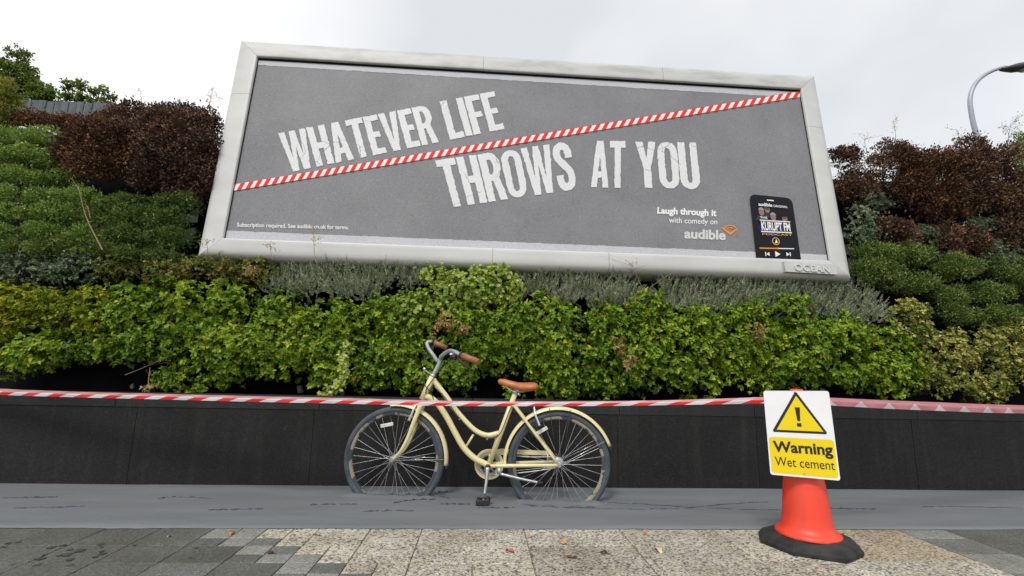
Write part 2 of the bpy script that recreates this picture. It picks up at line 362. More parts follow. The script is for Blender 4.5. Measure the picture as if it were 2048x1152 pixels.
L['rust'] = leafmat('rust_brown_leaves', [(0.0, (0.042, 0.024, 0.014)), (0.5, (0.138, 0.069, 0.037)), (0.85, (0.264, 0.135, 0.061)), (1.0, (0.430, 0.228, 0.087))], trans=0.15)
L['lavender'] = leafmat('grey_green_needles', [(0.0, (0.143, 0.170, 0.119)), (0.5, (0.345, 0.381, 0.252)), (1.0, (0.606, 0.632, 0.420))], rough=0.7, trans=0.15, spec=0.2)
L['greygreen'] = leafmat('grey_green_leaves', [(0.0, (0.056, 0.084, 0.048)), (0.5, (0.156, 0.210, 0.115)), (1.0, (0.350, 0.396, 0.218))], rough=0.6, trans=0.2)
L['variegated'] = leafmat('cream_variegated_leaves', [(0.0, (0.059, 0.095, 0.013)), (0.35, (0.184, 0.233, 0.037)), (0.6, (0.497, 0.456, 0.123)), (1.0, (0.734, 0.647, 0.254))])
L['ivy'] = leafmat('pale_ivy_leaves', [(0.0, (0.109, 0.198, 0.029)), (0.45, (0.290, 0.408, 0.059)), (0.8, (0.507, 0.565, 0.143)), (1.0, (0.700, 0.673, 0.337))], trans=0.3)
L['dead'] = leafmat('dead_brown_leaves', [(0.0, (0.209, 0.127, 0.045)), (0.6, (0.437, 0.297, 0.117)), (1.0, (0.589, 0.462, 0.198))], trans=0.3)
L['tree'] = leafmat('tree_green_leaves', [(0.0, (0.049, 0.089, 0.015)), (0.5, (0.139, 0.209, 0.033)), (1.0, (0.341, 0.374, 0.055))], trans=0.35)
L['conifer'] = leafmat('yellow_conifer_sprays', [(0.0, (0.09, 0.12, 0.016)), (0.6, (0.24, 0.27, 0.04)), (1.0, (0.38, 0.34, 0.08))], trans=0.3)

# ================================================================== THE SETTING
rng = np.random.default_rng(7)
WALL_Y = 3.63
g = MB(); g.add([(-400, -400, -0.06), (400, -400, -0.06), (400, 400, -0.06), (-400, 400, -0.06)], [(0, 1, 2, 3)])
tag(g.build('ground', M['ground']), kind='structure')

# ---- pavement: a bed of joint sand with every slab on it as its own piece
EDGE = 2.742
pb = MB(); pb.box(-7.0, 7.0, -3.0, 3.70, -0.05, -0.007)
pav = tag(pb.build('pavement', M['bed']), kind='structure')
GAP = 0.0025
def slab(x0, x1, y0, y1, m, name='paving_slab'):
    dz = float(rng.uniform(-0.0012, 0.0012)); b = MB()
    b.box(x0 + GAP, x1 - GAP, y0 + GAP, y1 - GAP, -0.04, dz, 0.0022); b.build(name, M[m], pav)
# rows of the mixed zone (Y), nearest to the cement first
RY = [EDGE + 0.09, 2.604, 2.502, 2.397, 2.300, 2.190, 2.085]
XA, XB, XC, XD, XE, XF, XG, XI, XH = -1.373, -1.232, -1.102, -0.966, -0.835, -0.700, -0.565, -0.430, -0.291
def cell(a, b, r0, r1, m): slab(a, b, RY[r1 + 1], RY[r0], m, 'paving_block')
cell(XA, XB, 0, 0, 'light'); cell(XA, XB, 1, 1, 'dark'); cell(XB, XC, 0, 0, 'light'); cell(XB, XC, 1, 1, 'light')
cell(XA, XC, 2, 3, 'dark'); cell(XA, XC, 4, 5, 'mid')
cell(XC, XD, 0, 0, 'cream'); cell(XC, XD, 1, 1, 'mid'); cell(XC, XD, 2, 2, 'light'); cell(XC, XD, 3, 3, 'dark')
cell(XD, XE, 0, 0, 'cream'); cell(XD, XE, 1, 1, 'cream'); cell(XD, XE, 2, 2, 'mid'); cell(XD, XE, 3, 3, 'light')
cell(XC, XE, 4, 5, 'dark')
cell(XE, XG, 0, 1, 'cream'); cell(XE, XF, 2, 2, 'cream'); cell(XE, XF, 3, 3, 'light'); cell(XE, XF, 4, 4, 'light'); cell(XE, XF, 5, 5, 'mid')
cell(XF, XG, 2, 3, 'cream'); cell(XF, XG, 4, 4, 'mid'); cell(XF, XG, 5, 5, 'light')
cell(XG, XH, 0, 1, 'cream'); cell(XG, XH, 2, 3, 'cream2'); cell(XG, XI, 4, 4, 'cream'); cell(XG, XI, 5, 5, 'mid'); cell(XI, XH, 4, 5, 'cream2')
# large cream slabs in the middle and to the right
cols = [XH, 0.259, 0.789, 1.321, 1.86, 2.405]
for i in range(5):
    m = ['cream2', 'cream2', 'cream', 'cream', 'cream3'][i]
    if i == 0: slab(cols[0], cols[1], 2.283, RY[0], m); slab(cols[0], -0.012, 1.82, 2.283, m); slab(-0.012, cols[1], 1.82, 2.283, 'cream')
    else: slab(cols[i], cols[i + 1], 2.50 if i < 3 else 2.31, RY[0], m); slab(cols[i], cols[i + 1], 1.9, 2.50 if i < 3 else 2.31, 'cream2')
y = RY[0]; 
for k in range(5): slab(2.405, 2.695, y - 0.225, y, 'light' if k % 2 == 0 else 'mid'); y -= 0.225
x = 2.695
for i in range(6):
    for j in range(3): slab(x, x + 0.62, RY[0] - 0.34 * (j + 1), RY[0] - 0.34 * j, 'dark')
    x += 0.62
xs = [XA - 0.27 * k for k in range(0, 10)]
for i in range(9):
    yy = RY[0]
    for j, d in enumerate((0.327, 0.205, 0.215, 0.21)):
        slab(xs[i + 1], xs[i], yy - d, yy, 'dark' if j < 3 or i > 2 else 'mid'); yy -= d
for i in range(16):                                     # the pavement goes on towards and past the camera
    for j in range(8):
        x0 = -6.4 + i * 0.8; y1 = 1.80 - j * 0.55
        slab(x0, x0 + 0.8, y1 - 0.55, y1, 'cream2' if -0.8 < x0 < 2.3 else 'dark')
fill_rows = [(XA - 2.43, XA, 1.80, RY[0] - 0.957, 'dark'), (XA, XH, 1.80, 2.085, 'mid'), (XH, 1.0, 1.80, 1.82, 'cream2'), (1.321, 2.405, 1.80, 1.9, 'cream2'), (0.259, 1.321, 1.82, 1.9, 'cream2'), (2.405, 6.4, 1.80, RY[0] - 1.125, 'dark')]
for a, b, c, d, m in fill_rows:
    if d - c > 0.02: slab(a, b, c, d, m)
for (cx, cy, s) in [(80, 228, .8), (180, 218, .8), (45, 268, .5), (500, 270, 1.2), (610, 250, .9), (680, 292, .8), (780, 300, 1.5), (650, 342, 1.3), (575, 348, .8), (435, 342, .6),
                    (395, 378, 1.3), (680, 390, 1.0), (990, 308, .9), (995, 332, 1.1), (925, 362, .8), (985, 238, 1.0), (990, 266, .5), (1310, 250, .6), (360, 443, 1.0), (690, 445, .9),
                    (1915, 275, .6), (1855, 373, .5), (130, 435, .6)]:
    p = onz(cx / 4.876, 1040 + cy / 4.876); n = 14; pts = []
    for k in range(n):
        a = 2 * math.pi * k / n; r = 0.0135 * s * (1 + 0.22 * rng.normal() * 0.6)
        pts.append((p[0] + r * math.cos(a), p[1] + 1.15 * r * math.sin(a), 0.0022))
    b = MB(); b.add(pts, [tuple(range(n))]); b.build('wet_spot', M['stain'], pav)

# ---- strip of cement with trowel ripples
nx, ny = 700, 40; X = np.linspace(-6.5, 7.0, nx); Y = np.linspace(EDGE, WALL_Y + 0.03, ny)
V = np.zeros((ny, nx, 3)); V[..., 0] = X[None, :]; V[..., 1] = Y[:, None]
for j in range(ny):
    for i in range(nx):
        x, yv = X[i], Y[j]
        h = 0.010 + 0.0022 * mnoise.noise((x * 1.3, yv * 5, 0.3)) + 0.0012 * mnoise.noise((x * 5, yv * 18, 2.3)) + 0.0006 * mnoise.noise((x * 20, yv * 40, 5))
        V[j, i, 2] = h
        if j == 0: V[j, i, 1] += 0.010 * mnoise.noise((x * 3.0, 0, 7)) + 0.007 * mnoise.noise((x * 14, 0, 3)); V[j, i, 2] = 0.0025
        if j == 1: V[j, i, 1] = EDGE + 0.016 + 0.010 * mnoise.noise((x * 3.0, 0, 7)) + 0.007 * mnoise.noise((x * 14, 0, 3))
# hollows pressed in beside the sunken wheels and lips of cement pushed up round them
BG = np.array([-0.574, 3.394]); BU = np.array([0.9948, -0.1019]); BN = np.array([0.1019, 0.9948])
for j in range(2, ny):
    for i in range(nx):
        q = V[j, i, :2] - BG; u, n_ = q @ BU, q @ BN
        for c in (0.0, 1.116):
            d = max(abs(u - c) - 0.25, 0.0)
            if d < 0.12 and abs(n_) < 0.1:
                V[j, i, 2] += math.exp(-(d / 0.05) ** 2) * (0.020 * math.exp(-((abs(n_) - 0.045) / 0.016) ** 2)) * (0.6 + 0.8 * mnoise.noise((u * 9, n_ * 30, 1)))
idx = np.arange(nx * ny).reshape(ny, nx)
fc = np.stack([idx[:-1, :-1], idx[:-1, 1:], idx[1:, 1:], idx[1:, :-1]], -1).reshape(-1, 4)
cement = tag(link('cement_strip', mesh('cement_strip', V.reshape(-1, 3), [tuple(int(k) for k in q) for q in fc], True), M['cement']), kind='structure')
def ridge(px, s=1.0, seed=0):
    """a torn lip of stiff cement lying along a line of the photograph"""
    r_ = np.random.default_rng(seed); P = [onz(a, b, 0.011) for a, b in px]; P = smooth_path(P, 10) if len(P) > 2 else [P[0] + (P[1] - P[0]) * k / 22 for k in range(23)]
    b = MB(); k = 0; n = len(P)
    while k < n - 2:                                   # broken into short flakes with gaps
        ln = int(r_.integers(2, 7)); seg = P[k:min(k + ln + 1, n)]
        if len(seg) > 1:
            base = []; 
            for q, p in enumerate(seg):
                e = math.sin(math.pi * (q + 0.4) / (len(seg) - 0.2)); j = r_.normal(0, 0.004, 2)
                wv = (0.004 + 0.010 * r_.random() * e) * s; hh = (0.002 + 0.007 * r_.random() * e) * s
                base += [(p[0] + j[0], p[1] + j[1] - wv, 0.0095), (p[0] + j[0], p[1] + j[1] - wv * 0.3, 0.011 + hh), (p[0] + j[0], p[1] + j[1] + wv, 0.0105)]
            f = []
            for q in range(len(seg) - 1):
                f += [(3 * q, 3 * q + 3, 3 * q + 4, 3 * q + 1), (3 * q + 1, 3 * q + 4, 3 * q + 5, 3 * q + 2)]
            b.add(base, f)
        k += ln + (1 if r_.random() < 0.45 else 0)
    b.build('cement_ridge', M['ridge'], cement)
RID = [[(30, 1017), (100, 1015), (175, 1012)], [(315, 997), (360, 994), (425, 997)], [(418, 1020), (470, 1019), (527, 1018)], [(0, 996), (50, 995), (115, 994)],
       [(617, 1011), (660, 1009), (720, 1009)], [(726, 1023), (780, 1021), (842, 1022)], [(785, 1006), (835, 999), (872, 998)], [(880, 992), (900, 997)],
       [(880, 1008), (945, 1008)], [(955, 1015), (1030, 1016)], [(1045, 1009), (1110, 1014), (1190, 1016)], [(1195, 1017), (1290, 1018), (1375, 1016), (1450, 1008), (1535, 1003)],
       [(1415, 1016), (1500, 1019), (1575, 1020)], [(1660, 1017), (1750, 1018)], [(1845, 1014), (1900, 1013), (2045, 1016)], [(1200, 1004), (1300, 1009), (1390, 1015)],
       [(700, 991), (745, 990), (800, 990), (850, 988)], [(1040, 1000), (1100, 1002), (1190, 1004)], [(855, 985), (905, 984)], [(960, 1008), (990, 1006)]]
for i, r_ in enumerate(RID): ridge(r_, [1.3, 1.0][i % 2] * (0.6 if i in (11, 12, 15, 14) else 1.0), 40 + i)

lr_ = np.random.default_rng(91)
for c in (0.0, 1.116):                                  # lumps squeezed up where each tyre goes in
    for sgn in (-1, 1):
        for k in range(9):
            u = c + sgn * 0.255 + lr_.normal(0, .028); n_ = lr_.choice((-1, 1)) * (.024 + abs(lr_.normal(0, .012))); p = BG + BU * u + BN * n_; sz = lr_.uniform(.006, .016); b = MB(); v = []
            for i in range(4):
                for q in range(8):
                    a = 2 * math.pi * q / 8; el = i / 3 * 1.45; rr = sz * math.cos(el) * lr_.uniform(.75, 1.25); v.append((p[0] + 1.5 * rr * math.cos(a), p[1] + rr * math.sin(a), .006 + sz * .75 * math.sin(el)))
            b.add(v, [(8 * i + q, 8 * i + (q + 1) % 8, 8 * i + 8 + (q + 1) % 8, 8 * i + 8 + q) for i in range(3) for q in range(8)] + [tuple(range(24, 32))], True); b.build('cement_lump', M['cement'], cement)
# ---- the raised ground behind: black lined bank, soil top
prof = [(3.80, -0.05), (3.80, 0.56), (3.86, 0.565), (4.28, 0.58), (4.34, 0.66)]
for k in range(1, 15): z = 0.66 + k * 0.165; prof.append((4.32 + 0.0945 * z, z))
prof += [(4.75, 3.02), (5.2, 3.03), (9.0, 3.05), (60.0, 3.1)]
BX = np.linspace(-30, 30, 241); v = []
for x in BX:
    for k, (yy, zz) in enumerate(prof):
        fold = 0.035 * mnoise.noise((x * 1.7, zz * 3.1, 1.0)) + 0.02 * mnoise.noise((x * 5, zz * 7, 4.0)) if 4 <= k < 19 else 0.0
        v.append((x, yy + fold, zz))
m_ = len(prof); f = [(i * m_ + k, (i + 1) * m_ + k, (i + 1) * m_ + k + 1, i * m_ + k + 1) for i in range(len(BX) - 1) for k in range(m_ - 1)]
bank = tag(link('planted_bank', mesh('planted_bank', v, f, True), M['liner']), kind='structure')
b = MB(); b.box(-30, 30, 5.1, 60, 2.9, 3.06); tag(b.build('upper_ground', M['earth']), kind='structure')
for (px, py) in [(265, 772), (335, 772), (437, 770), (685, 785), (818, 772), (826, 776), (800, 770), (1078, 783), (1182, 782), (1310, 781), (1410, 777), (950, 776), (600, 778)]:
    p = ony(px, py, 4.22); b = MB(); s = 0.5 + 0.4 * rng.random()
    b.box(-0.022 * s, 0.022 * s, -0.012, 0.012, -0.035 * s, 0.035 * s, 0.006); o = b.build('planter_clip', M['tab'], bank, p); o.rotation_euler = (0.4, 0, float(rng.normal(0, 0.3)))
for (px, py, s) in [(48, 268, 1), (76, 268, 1), (100, 270, .6), (1668, 337, .8), (1690, 336, .8)]:
    p = onlean(px, py, 4.12); b = MB(); pts = [(-0.09 * s + 0.18 * s * t, -0.05 * math.sin(math.pi * t), 0.03 * s * math.sin(math.pi * t)) for t in np.linspace(0, 1, 9)]
    vv = [];
    for q in pts: vv += [q, (q[0], q[1] + 0.012, q[2] + 0.03 * s), (q[0], q[1] + 0.05, q[2] + 0.028 * s)]
    b.add(vv, [(3 * k + i, 3 * k + 3 + i, 3 * k + 4 + i, 3 * k + 1 + i) for k in range(8) for i in (0, 1)], True); b.build('planter_rim', M['rim'], bank, p)

# ---- low wall of black granite: panels, cap stones, core
lw = thing('low_wall', 'low black granite wall with cap stones running behind the bicycle', 'wall', (0, WALL_Y, 0))
b = MB(); b.box(-8, 8, 0.006, 0.165, -0.04, 0.600); b.build('wall_core', M['mortar'], lw)
px_ = [-8.0, -7.15, -5.95, -4.78, -3.62, -2.45, -1.209, -0.06, 1.04, 2.129, 3.40, 4.55, 5.70, 6.85, 8.0]
for a, c in zip(px_[:-1], px_[1:]):
    b = MB(); d = float(rng.uniform(-0.0015, 0.0015)); b.box(a + 0.0022, c - 0.0022, d, 0.03, -0.04, 0.5335); b.build('wall_panel', M['wall'], lw)
cx_ = [-8.0, -6.9, -5.75, -4.6, -3.75, -2.603, -1.178, -0.058, 1.06, 2.122, 3.455, 4.6, 5.75, 6.9, 8.0]
for a, c in zip(cx_[:-1], cx_[1:]):
    b = MB(); d = float(rng.uniform(-0.002, 0.001)); b.box(a + 0.002, c - 0.002, -0.004 + d, 0.16, 0.5375, 0.630, 0.004); b.build('cap_stone', M['cap'], lw)

# ---- fence on the upper ground
fn = thing('board_fence', 'weathered blue grey board fence showing above the brown shrubs', 'fence', (-7.2, 6.6, 3.05))
fa, fb = ony(26, 204, 6.6), ony(244, 207, 6.6); fa[0] -= 2.0; nb = 34
for k in range(nb):
    t0, t1 = k / nb, (k + 1) / nb; x0 = fa[0] + (fb[0] - fa[0]) * t0; x1 = fa[0] + (fb[0] - fa[0]) * t1; zt = fa[2] + (fb[2] - fa[2]) * t0 + float(rng.normal(0, 0.006))
    b = MB(); dy = float(rng.normal(0, 0.008)); b.box(x0 + 7.2 + 0.004, x1 + 7.2 - 0.004, dy, dy + 0.022, 0, zt - 3.05, 0.003); b.build('fence_board', M['fence'], fn)
for zz in (0.3, 1.0):
    b = MB(); b.box(fa[0] + 7.2, fb[0] + 7.2, 0.05, 0.09, zz, zz + 0.08); b.build('fence_rail', M['fence'], fn)

# ---- street lamp behind the bank
LY = 8.5
pl = [ony(x, y, LY) for x, y in [(1968, 320), (1957, 281), (1948, 252), (1942, 222), (1940, 200), (1945, 178), (1957, 160), (1976, 146), (1998, 137), (2012, 134)]]
base = np.array([pl[0][0] + 0.45, LY, 3.05])
sp = thing('street_lamp', 'grey street lamp with swan neck arm rising over the brown shrubs', 'street lamp', base)
b = MB(); b.tube([base - base, np.array([-0.2, 0, 1.2])] + [q - base for q in smooth_path(pl, 5)], [0.06, 0.055] + list(np.linspace(0.050, 0.034, 46)), 12); b.build('pole', M['lamp'], sp)
b = MB(); b.lathe([(0.0, 0.0), (0.13, 0.0), (0.13, 0.02), (0.09, 0.04), (0.09, 0.35), (0.0, 0.36)], (0, 0, 0), 'z', 16); b.build('base', M['lamp'], sp)
h0 = ony(2002, 139, LY) - base; h1 = ony(2092, 128, LY) - base; hd = (h1 - h0) / np.linalg.norm(h1 - h0); hl = np.linalg.norm(h1 - h0); hs = np.array([0, 1, 0.0]); hu = np.cross(hd, -hs)
if hu[2] < 0: hu = -hu
rings = [(0.0, .045, .03, -.02), (0.12, .09, .045, -.045), (0.3, .13, .075, -.085), (0.55, .14, .09, -.075), (0.8, .12, .075, -.06), (0.95, .07, .04, -.04), (1.0, .02, .01, -.01)]
vv = []; n = 14
for (t, wd, up, dn) in rings:
    for k in range(n):
        a = 2 * math.pi * k / n; z = math.sin(a); vv.append(h0 + hd * hl * t + hs * wd * math.cos(a) + hu * (up * z if z > 0 else -dn * z))
b = MB(); b.add(vv, [(i * n + k, i * n + (k + 1) % n, (i + 1) * n + (k + 1) % n, (i + 1) * n + k) for i in range(len(rings) - 1) for k in range(n)], True); hd_o = b.build('lamp_head', M['lamp_dark'], sp)
c0 = h0 + hd * hl * 0.6 - hu * 0.072; vv = [c0 + hd * hl * 0.27 * math.cos(a) + hs * 0.10 * math.sin(a) - hu * (0.03 if r_ else 0.0) for r_ in (0,) for a in np.linspace(0, 2 * math.pi, 16, False)]
vv2 = [c0 + hd * hl * 0.2 * math.cos(a) + hs * 0.07 * math.sin(a) - hu * 0.035 for a in np.linspace(0, 2 * math.pi, 16, False)]
b = MB(); b.add(vv + vv2, [(k, (k + 1) % 16, 16 + (k + 1) % 16, 16 + k) for k in range(16)] + [tuple(range(16, 32))], True); b.build('lens', M['lamp_glass'], hd_o)

# ================================================================== BILLBOARD
BY0 = 3.95; e_up = np.array([0, math.sin(LEAN), math.cos(LEAN)]); e_n = np.array([0, -math.cos(LEAN), math.sin(LEAN)])
X0, X1, T0, T1 = -2.463, 3.421, 1.760, 4.010
bb0 = np.array([0.5 * (X0 + X1), BY0, 0.0])
def BP(x, t, d=0.0): return np.array([x, BY0, 0.0]) + e_up * t + e_n * d - bb0
def bpx(px, py, d=0.0):
    """pixel -> billboard plane set back by -d, in the billboard's own frame"""
    return onlean(px, py, BY0 - d / math.cos(LEAN)) - bb0
bill = thing('billboard', 'large leaning billboard with pale steel frame and grey poster about life', 'billboard', bb0)
FW = 0.178
pr = [(0.004, -0.30), (0.0, -0.07), (0.004, -0.042), (0.014, -0.016), (0.030, 0.002), (0.052, 0.012), (0.080, 0.0165), (0.110, 0.019), (0.140, 0.021), (0.165, 0.022), (0.174, 0.020), (FW, 0.014), (FW + 0.0005, -0.10)]
QX = [-.036, -.040, -.033, -.016, .008, .038, .074] + [q for q, d in pr[7:]]
QS = {'t': QX, 'l': QX, 'r': QX, 'b': [q for q, d in pr]}
def member(side, a, c, m, ma, mb):
    """one length of frame between a and c (0..1); mitred where it meets a corner"""
    v = []; Lx = X1 - X0; Lt = T1 - T0; n0, n1 = ('l', 'r') if side in 'tb' else ('b', 't')
    for e, (s, mit) in enumerate(((a, ma), (c, mb))):
        for i, (_, d) in enumerate(pr):
            q = QS[side][i]; o = (QS[n0][i] + .001 if e == 0 else -QS[n1][i] - .001) if mit else (0.0012 if e == 0 else -0.0012)
            if side in 'tb': x = X0 + Lx * s + o; t = T1 - q if side == 't' else T0 + q
            else: t = T0 + Lt * s + o; x = X0 + q if side == 'l' else X1 - q
            v.append(BP(x, t, d))
    k = len(pr); b = MB(); b.add(v, [(i, i + 1, k + i + 1, k + i) for i in range(k - 1)], True); b.build('frame_section', M[m], bill)
for s, cuts, m in (('t', [0, .405, .72, 1], 'frame_top'), ('b', [0, .43, .61, 1], 'frame'), ('l', [0, .73, 1], 'frame'), ('r', [0, .72, 1], 'frame')):
    for i in range(len(cuts) - 1): member(s, cuts[i], cuts[i + 1], m, i == 0, i == len(cuts) - 2)
b = MB(); q = [BP(X0 + .02, T0 + .02, -.2), BP(X1 - .02, T0 + .02, -.2), BP(X1 - .02, T1 - .02, -.2), BP(X0 + .02, T1 - .02, -.2)]
q2 = [p - e_n * 0.1 for p in q]; b.add(q + q2, [(0, 1, 2, 3), (7, 6, 5, 4), (0, 4, 5, 1), (1, 5, 6, 2), (2, 6, 7, 3), (3, 7, 4, 0)]); b.build('back_panel', M['backpanel'], bill)
PD = -0.012
b = MB(); b.add([BP(X0 + FW + .004, T0 + FW + .004, PD), BP(X1 - FW - .004, T0 + FW + .004, PD), BP(X1 - FW - .004, T1 - FW - .016, PD), BP(X0 + FW + .004, T1 - FW - .016, PD)], [(0, 1, 2, 3)]); poster = b.build('poster', M['poster'], bill)
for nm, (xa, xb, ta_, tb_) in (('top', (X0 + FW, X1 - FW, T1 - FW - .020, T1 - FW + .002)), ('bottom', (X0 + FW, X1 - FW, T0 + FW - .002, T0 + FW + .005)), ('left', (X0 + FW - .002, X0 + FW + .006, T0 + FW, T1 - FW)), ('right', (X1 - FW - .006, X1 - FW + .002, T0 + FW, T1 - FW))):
    b = MB(); dd = -.003 if nm in ('top', 'bottom') else -.005; q = [BP(xa, ta_, dd), BP(xb, ta_, dd), BP(xb, tb_, dd), BP(xa, tb_, dd)]; b.add(q + [p - e_n * .02 for p in q], [(0, 1, 2, 3), (0, 4, 5, 1), (1, 5, 6, 2), (2, 6, 7, 3), (3, 7, 4, 0)]); b.build('shade_strip', M['shade_strip'], bill)  # added strips stand in for the shadow at the frame's inner edge
def flat(name, quads, m, lift, parent=poster):
    b = MB()
    for q in quads: b.add([bpx(x, y, PD + lift) for x, y in q], [tuple(range(len(q)))])
    return b.build(name, M[m], parent)
# pale bars along the top and bottom edge, with ragged inner edges
def ragged(a, c, n, amp, seed):
    r_ = np.random.default_rng(seed); return [(a[0] + (c[0] - a[0]) * k / n, a[1] + (c[1] - a[1]) * k / n + r_.normal(0, amp)) for k in range(n + 1)]
def bar(name, top, bot, lift=0.002):
    b = MB(); n = len(top); v = [bpx(x, y, PD + lift) for x, y in top] + [bpx(x, y, PD + lift) for x, y in bot]
    b.add(v, [(n + k, n + k + 1, k + 1, k) for k in range(n - 1)]); b.build(name, M['roadbar'], poster)
bar('pale_bar', ragged((512, 115.5), (1602, 184), 150, 0.0, 1), ragged((508, 129.5), (1603, 196), 150, 0.35, 2))
bar('pale_bar', ragged((438, 460.5), (1655, 509.5), 150, 0.35, 3), ragged((434, 478.5), (1657, 522), 150, 0.0, 4))

# ---- headline letters, drawn as outlines
S_ = 0.165
def arc(cx, cy, rx, ry, a0, a1, n=10): return [(cx + rx * math.cos(rad(a0 + (a1 - a0) * k / n)), cy + ry * math.sin(rad(a0 + (a1 - a0) * k / n))) for k in range(n + 1)]
def stroke(pts, h):
    P = smooth_path([(x, y, 0) for x, y in pts], 5); l_, r_ = [], []
    for i, p in enumerate(P):
        t = P[min(i + 1, len(P) - 1)] - P[max(i - 1, 0)]; t /= np.linalg.norm(t); l_.append((p[0] - t[1] * h, p[1] + t[0] * h)); r_.append((p[0] + t[1] * h, p[1] - t[0] * h))
    return l_ + r_[::-1]
GL = {
 'I': ([[(0, 0), (S_, 0), (S_, 1), (0, 1)]], S_),
 'L': ([[(0, 0), (.36, 0), (.36, .145), (S_, .145), (S_, 1), (0, 1)]], .36),
 'T': ([[(.13, 0), (.295, 0), (.295, .855), (.425, .855), (.425, 1), (0, 1), (0, .855), (.13, .855)]], .425),
 'E': ([[(0, 0), (.36, 0), (.36, .145), (S_, .145), (S_, .43), (.32, .43), (.32, .57), (S_, .57), (S_, .855), (.36, .855), (.36, 1), (0, 1)]], .36),
 'F': ([[(0, 0), (S_, 0), (S_, .42), (.32, .42), (.32, .56), (S_, .56), (S_, .855), (.36, .855), (.36, 1), (0, 1)]], .36),
 'H': ([[(0, 0), (S_, 0), (S_, .43), (.285, .43), (.285, 0), (.45, 0), (.45, 1), (.285, 1), (.285, .58), (S_, .58), (S_, 1), (0, 1)]], .45),
 'V': ([[(0, 1), (.165, 1), (.235, .27), (.305, 1), (.47, 1), (.325, 0), (.145, 0)]], .47),
 'A': ([[(0, 0), (.155, 0), (.178, .2), (.292, .2), (.315, 0), (.47, 0), (.325, 1), (.145, 1)], [(.196, .335), (.274, .335), (.235, .70)]], .47),
 'W': ([[(0, 1), (.15, 1), (.205, .33), (.265, 1), (.405, 1), (.465, .33), (.52, 1), (.67, 1), (.55, 0), (.395, 0), (.335, .6), (.275, 0), (.12, 0)]], .67),
 'Y': ([[(0, 1), (.17, 1), (.235, .62), (.30, 1), (.47, 1), (.318, .42), (.318, 0), (.152, 0), (.152, .42)]], .47),
 'O': ([arc(.225, .22, .225, .22, 180, 360) + arc(.225, .78, .225, .22, 0, 180), arc(.225, .22, .068, .085, 180, 360) + arc(.225, .78, .068, .085, 0, 180)], .45),
 'U': ([[(0, 1), (0, .22)] + arc(.22, .22, .22, .22, 180, 360)[1:] + [(.44, 1), (.275, 1), (.275, .22)] + arc(.22, .22, .055, .085, 0, -180)[1:] + [(.165, 1)]], .44),
 'R': ([[(0, 0), (S_, 0), (S_, .41), (.215, .41), (.285, 0), (.455, 0), (.365, .47)] + arc(.23, .72, .22, .28, -48, 90) + [(0, 1)], [(S_, .55), (.215, .55)] + arc(.215, .705, .065, .155, -80, 80) + [(S_, .86)]], .455),
 'S': ([stroke([(.350, .66), (.348, .78), (.30, .895), (.215, .925), (.125, .89), (.085, .79), (.105, .67), (.20, .545), (.315, .41), (.355, .27), (.325, .13), (.225, .075), (.12, .11), (.082, .21), (.082, .325)], .080)], .435),
}
lr = np.random.default_rng(11)
def rough_contour(c, step=0.045, amp=0.0045):
    out = []
    for i in range(len(c)):
        a, d = np.array(c[i]), np.array(c[(i + 1) % len(c)]); n = max(1, int(np.linalg.norm(d - a) / step))
        for k in range(n): out.append(tuple(a + (d - a) * k / n + lr.normal(0, amp, 2)))
    return out
def quad_map(q3, uv):
    a, b_, c, d = q3     # TL TR BR BL
    u, v = uv[:, :1], uv[:, 1:2]
    return (1 - u) * v * a + u * v * b_ + u * (1 - v) * c + (1 - u) * (1 - v) * d
def word(name, txt, q, m, lift=0.004, sp=0.030):
    x = 0; placed = []
    for ch in txt:
        con, wd = GL[ch]; placed.append((ch, x, con, wd)); x += wd + sp
    W = x - sp; q3 = [bpx(a, b_, PD + lift) for a, b_ in q]
    for ch, x, con, wd in placed:
        cs = [[((px + x) / W, py) for px, py in rough_contour(c)] for c in con]
        v, f = curve_mesh(cs); b = MB(); b.add(quad_map(q3, v), f); b.build('headline_letter', M[m], poster)
word('whatever', 'WHATEVER', [(556, 266.5), (857, 209), (878, 284), (577, 345)], 'roadpaint')
word('life', 'LIFE', [(879, 203), (988, 182), (1009, 257.5), (900, 279.5)], 'roadpaint')
word('throws', 'THROWS', [(870, 321), (1139, 283), (1155, 378), (896, 416)], 'roadpaint', 0.004, 0.03)
word('at', 'AT', [(1183, 281), (1251, 282), (1251, 376.5), (1182, 374)], 'roadpaint')
word('you', 'YOU', [(1270, 283), (1392, 285), (1402, 379.5), (1276, 375)], 'roadpaint', 0.004, 0.02)
# ---- striped tape printed across the poster
ta, tb = np.array((453.5, 377.4)), np.array((1605.5, 187.0)); td = (tb - ta) / np.linalg.norm(tb - ta); tn = np.array((-td[1], td[0])); TLn = np.linalg.norm(tb - ta); hw = 6.3
flat('printed_tape', [[tuple(ta - tn * hw), tuple(tb - tn * (hw - 1)), tuple(tb + tn * (hw - 1)), tuple(ta + tn * hw)][::-1]], 'print_white', 0.006)
qs = []; s = 1.0; pitch = 17.6
while s < TLn - 20:
    sk = 11.0
    qs.append([tuple(ta + td * (s + sk) - tn * (hw + .3)), tuple(ta + td * (s + sk + pitch * .5) - tn * (hw + .3)), tuple(ta + td * (s + pitch * .5) + tn * (hw + .3)), tuple(ta + td * s + tn * (hw + .3))][::-1]); s += pitch
flat('tape_stripe', qs, 'print_red', 0.008)
def text(body, q, m, bold=0.0, lift=0.004, parent=poster, name='lettering', fn=None, spacing=1.0, caps=True):
    v, f = text_mesh(body, bold, spacing); lo, hi = v.min(0), v.max(0); uv = (v - lo) / (hi - lo)
    q3 = [(fn(a, b_) if fn else bpx(a, b_, PD + lift)) for a, b_ in q]
    b = MB(); b.add(quad_map(q3, uv), f); return b.build(name, M[m], parent)
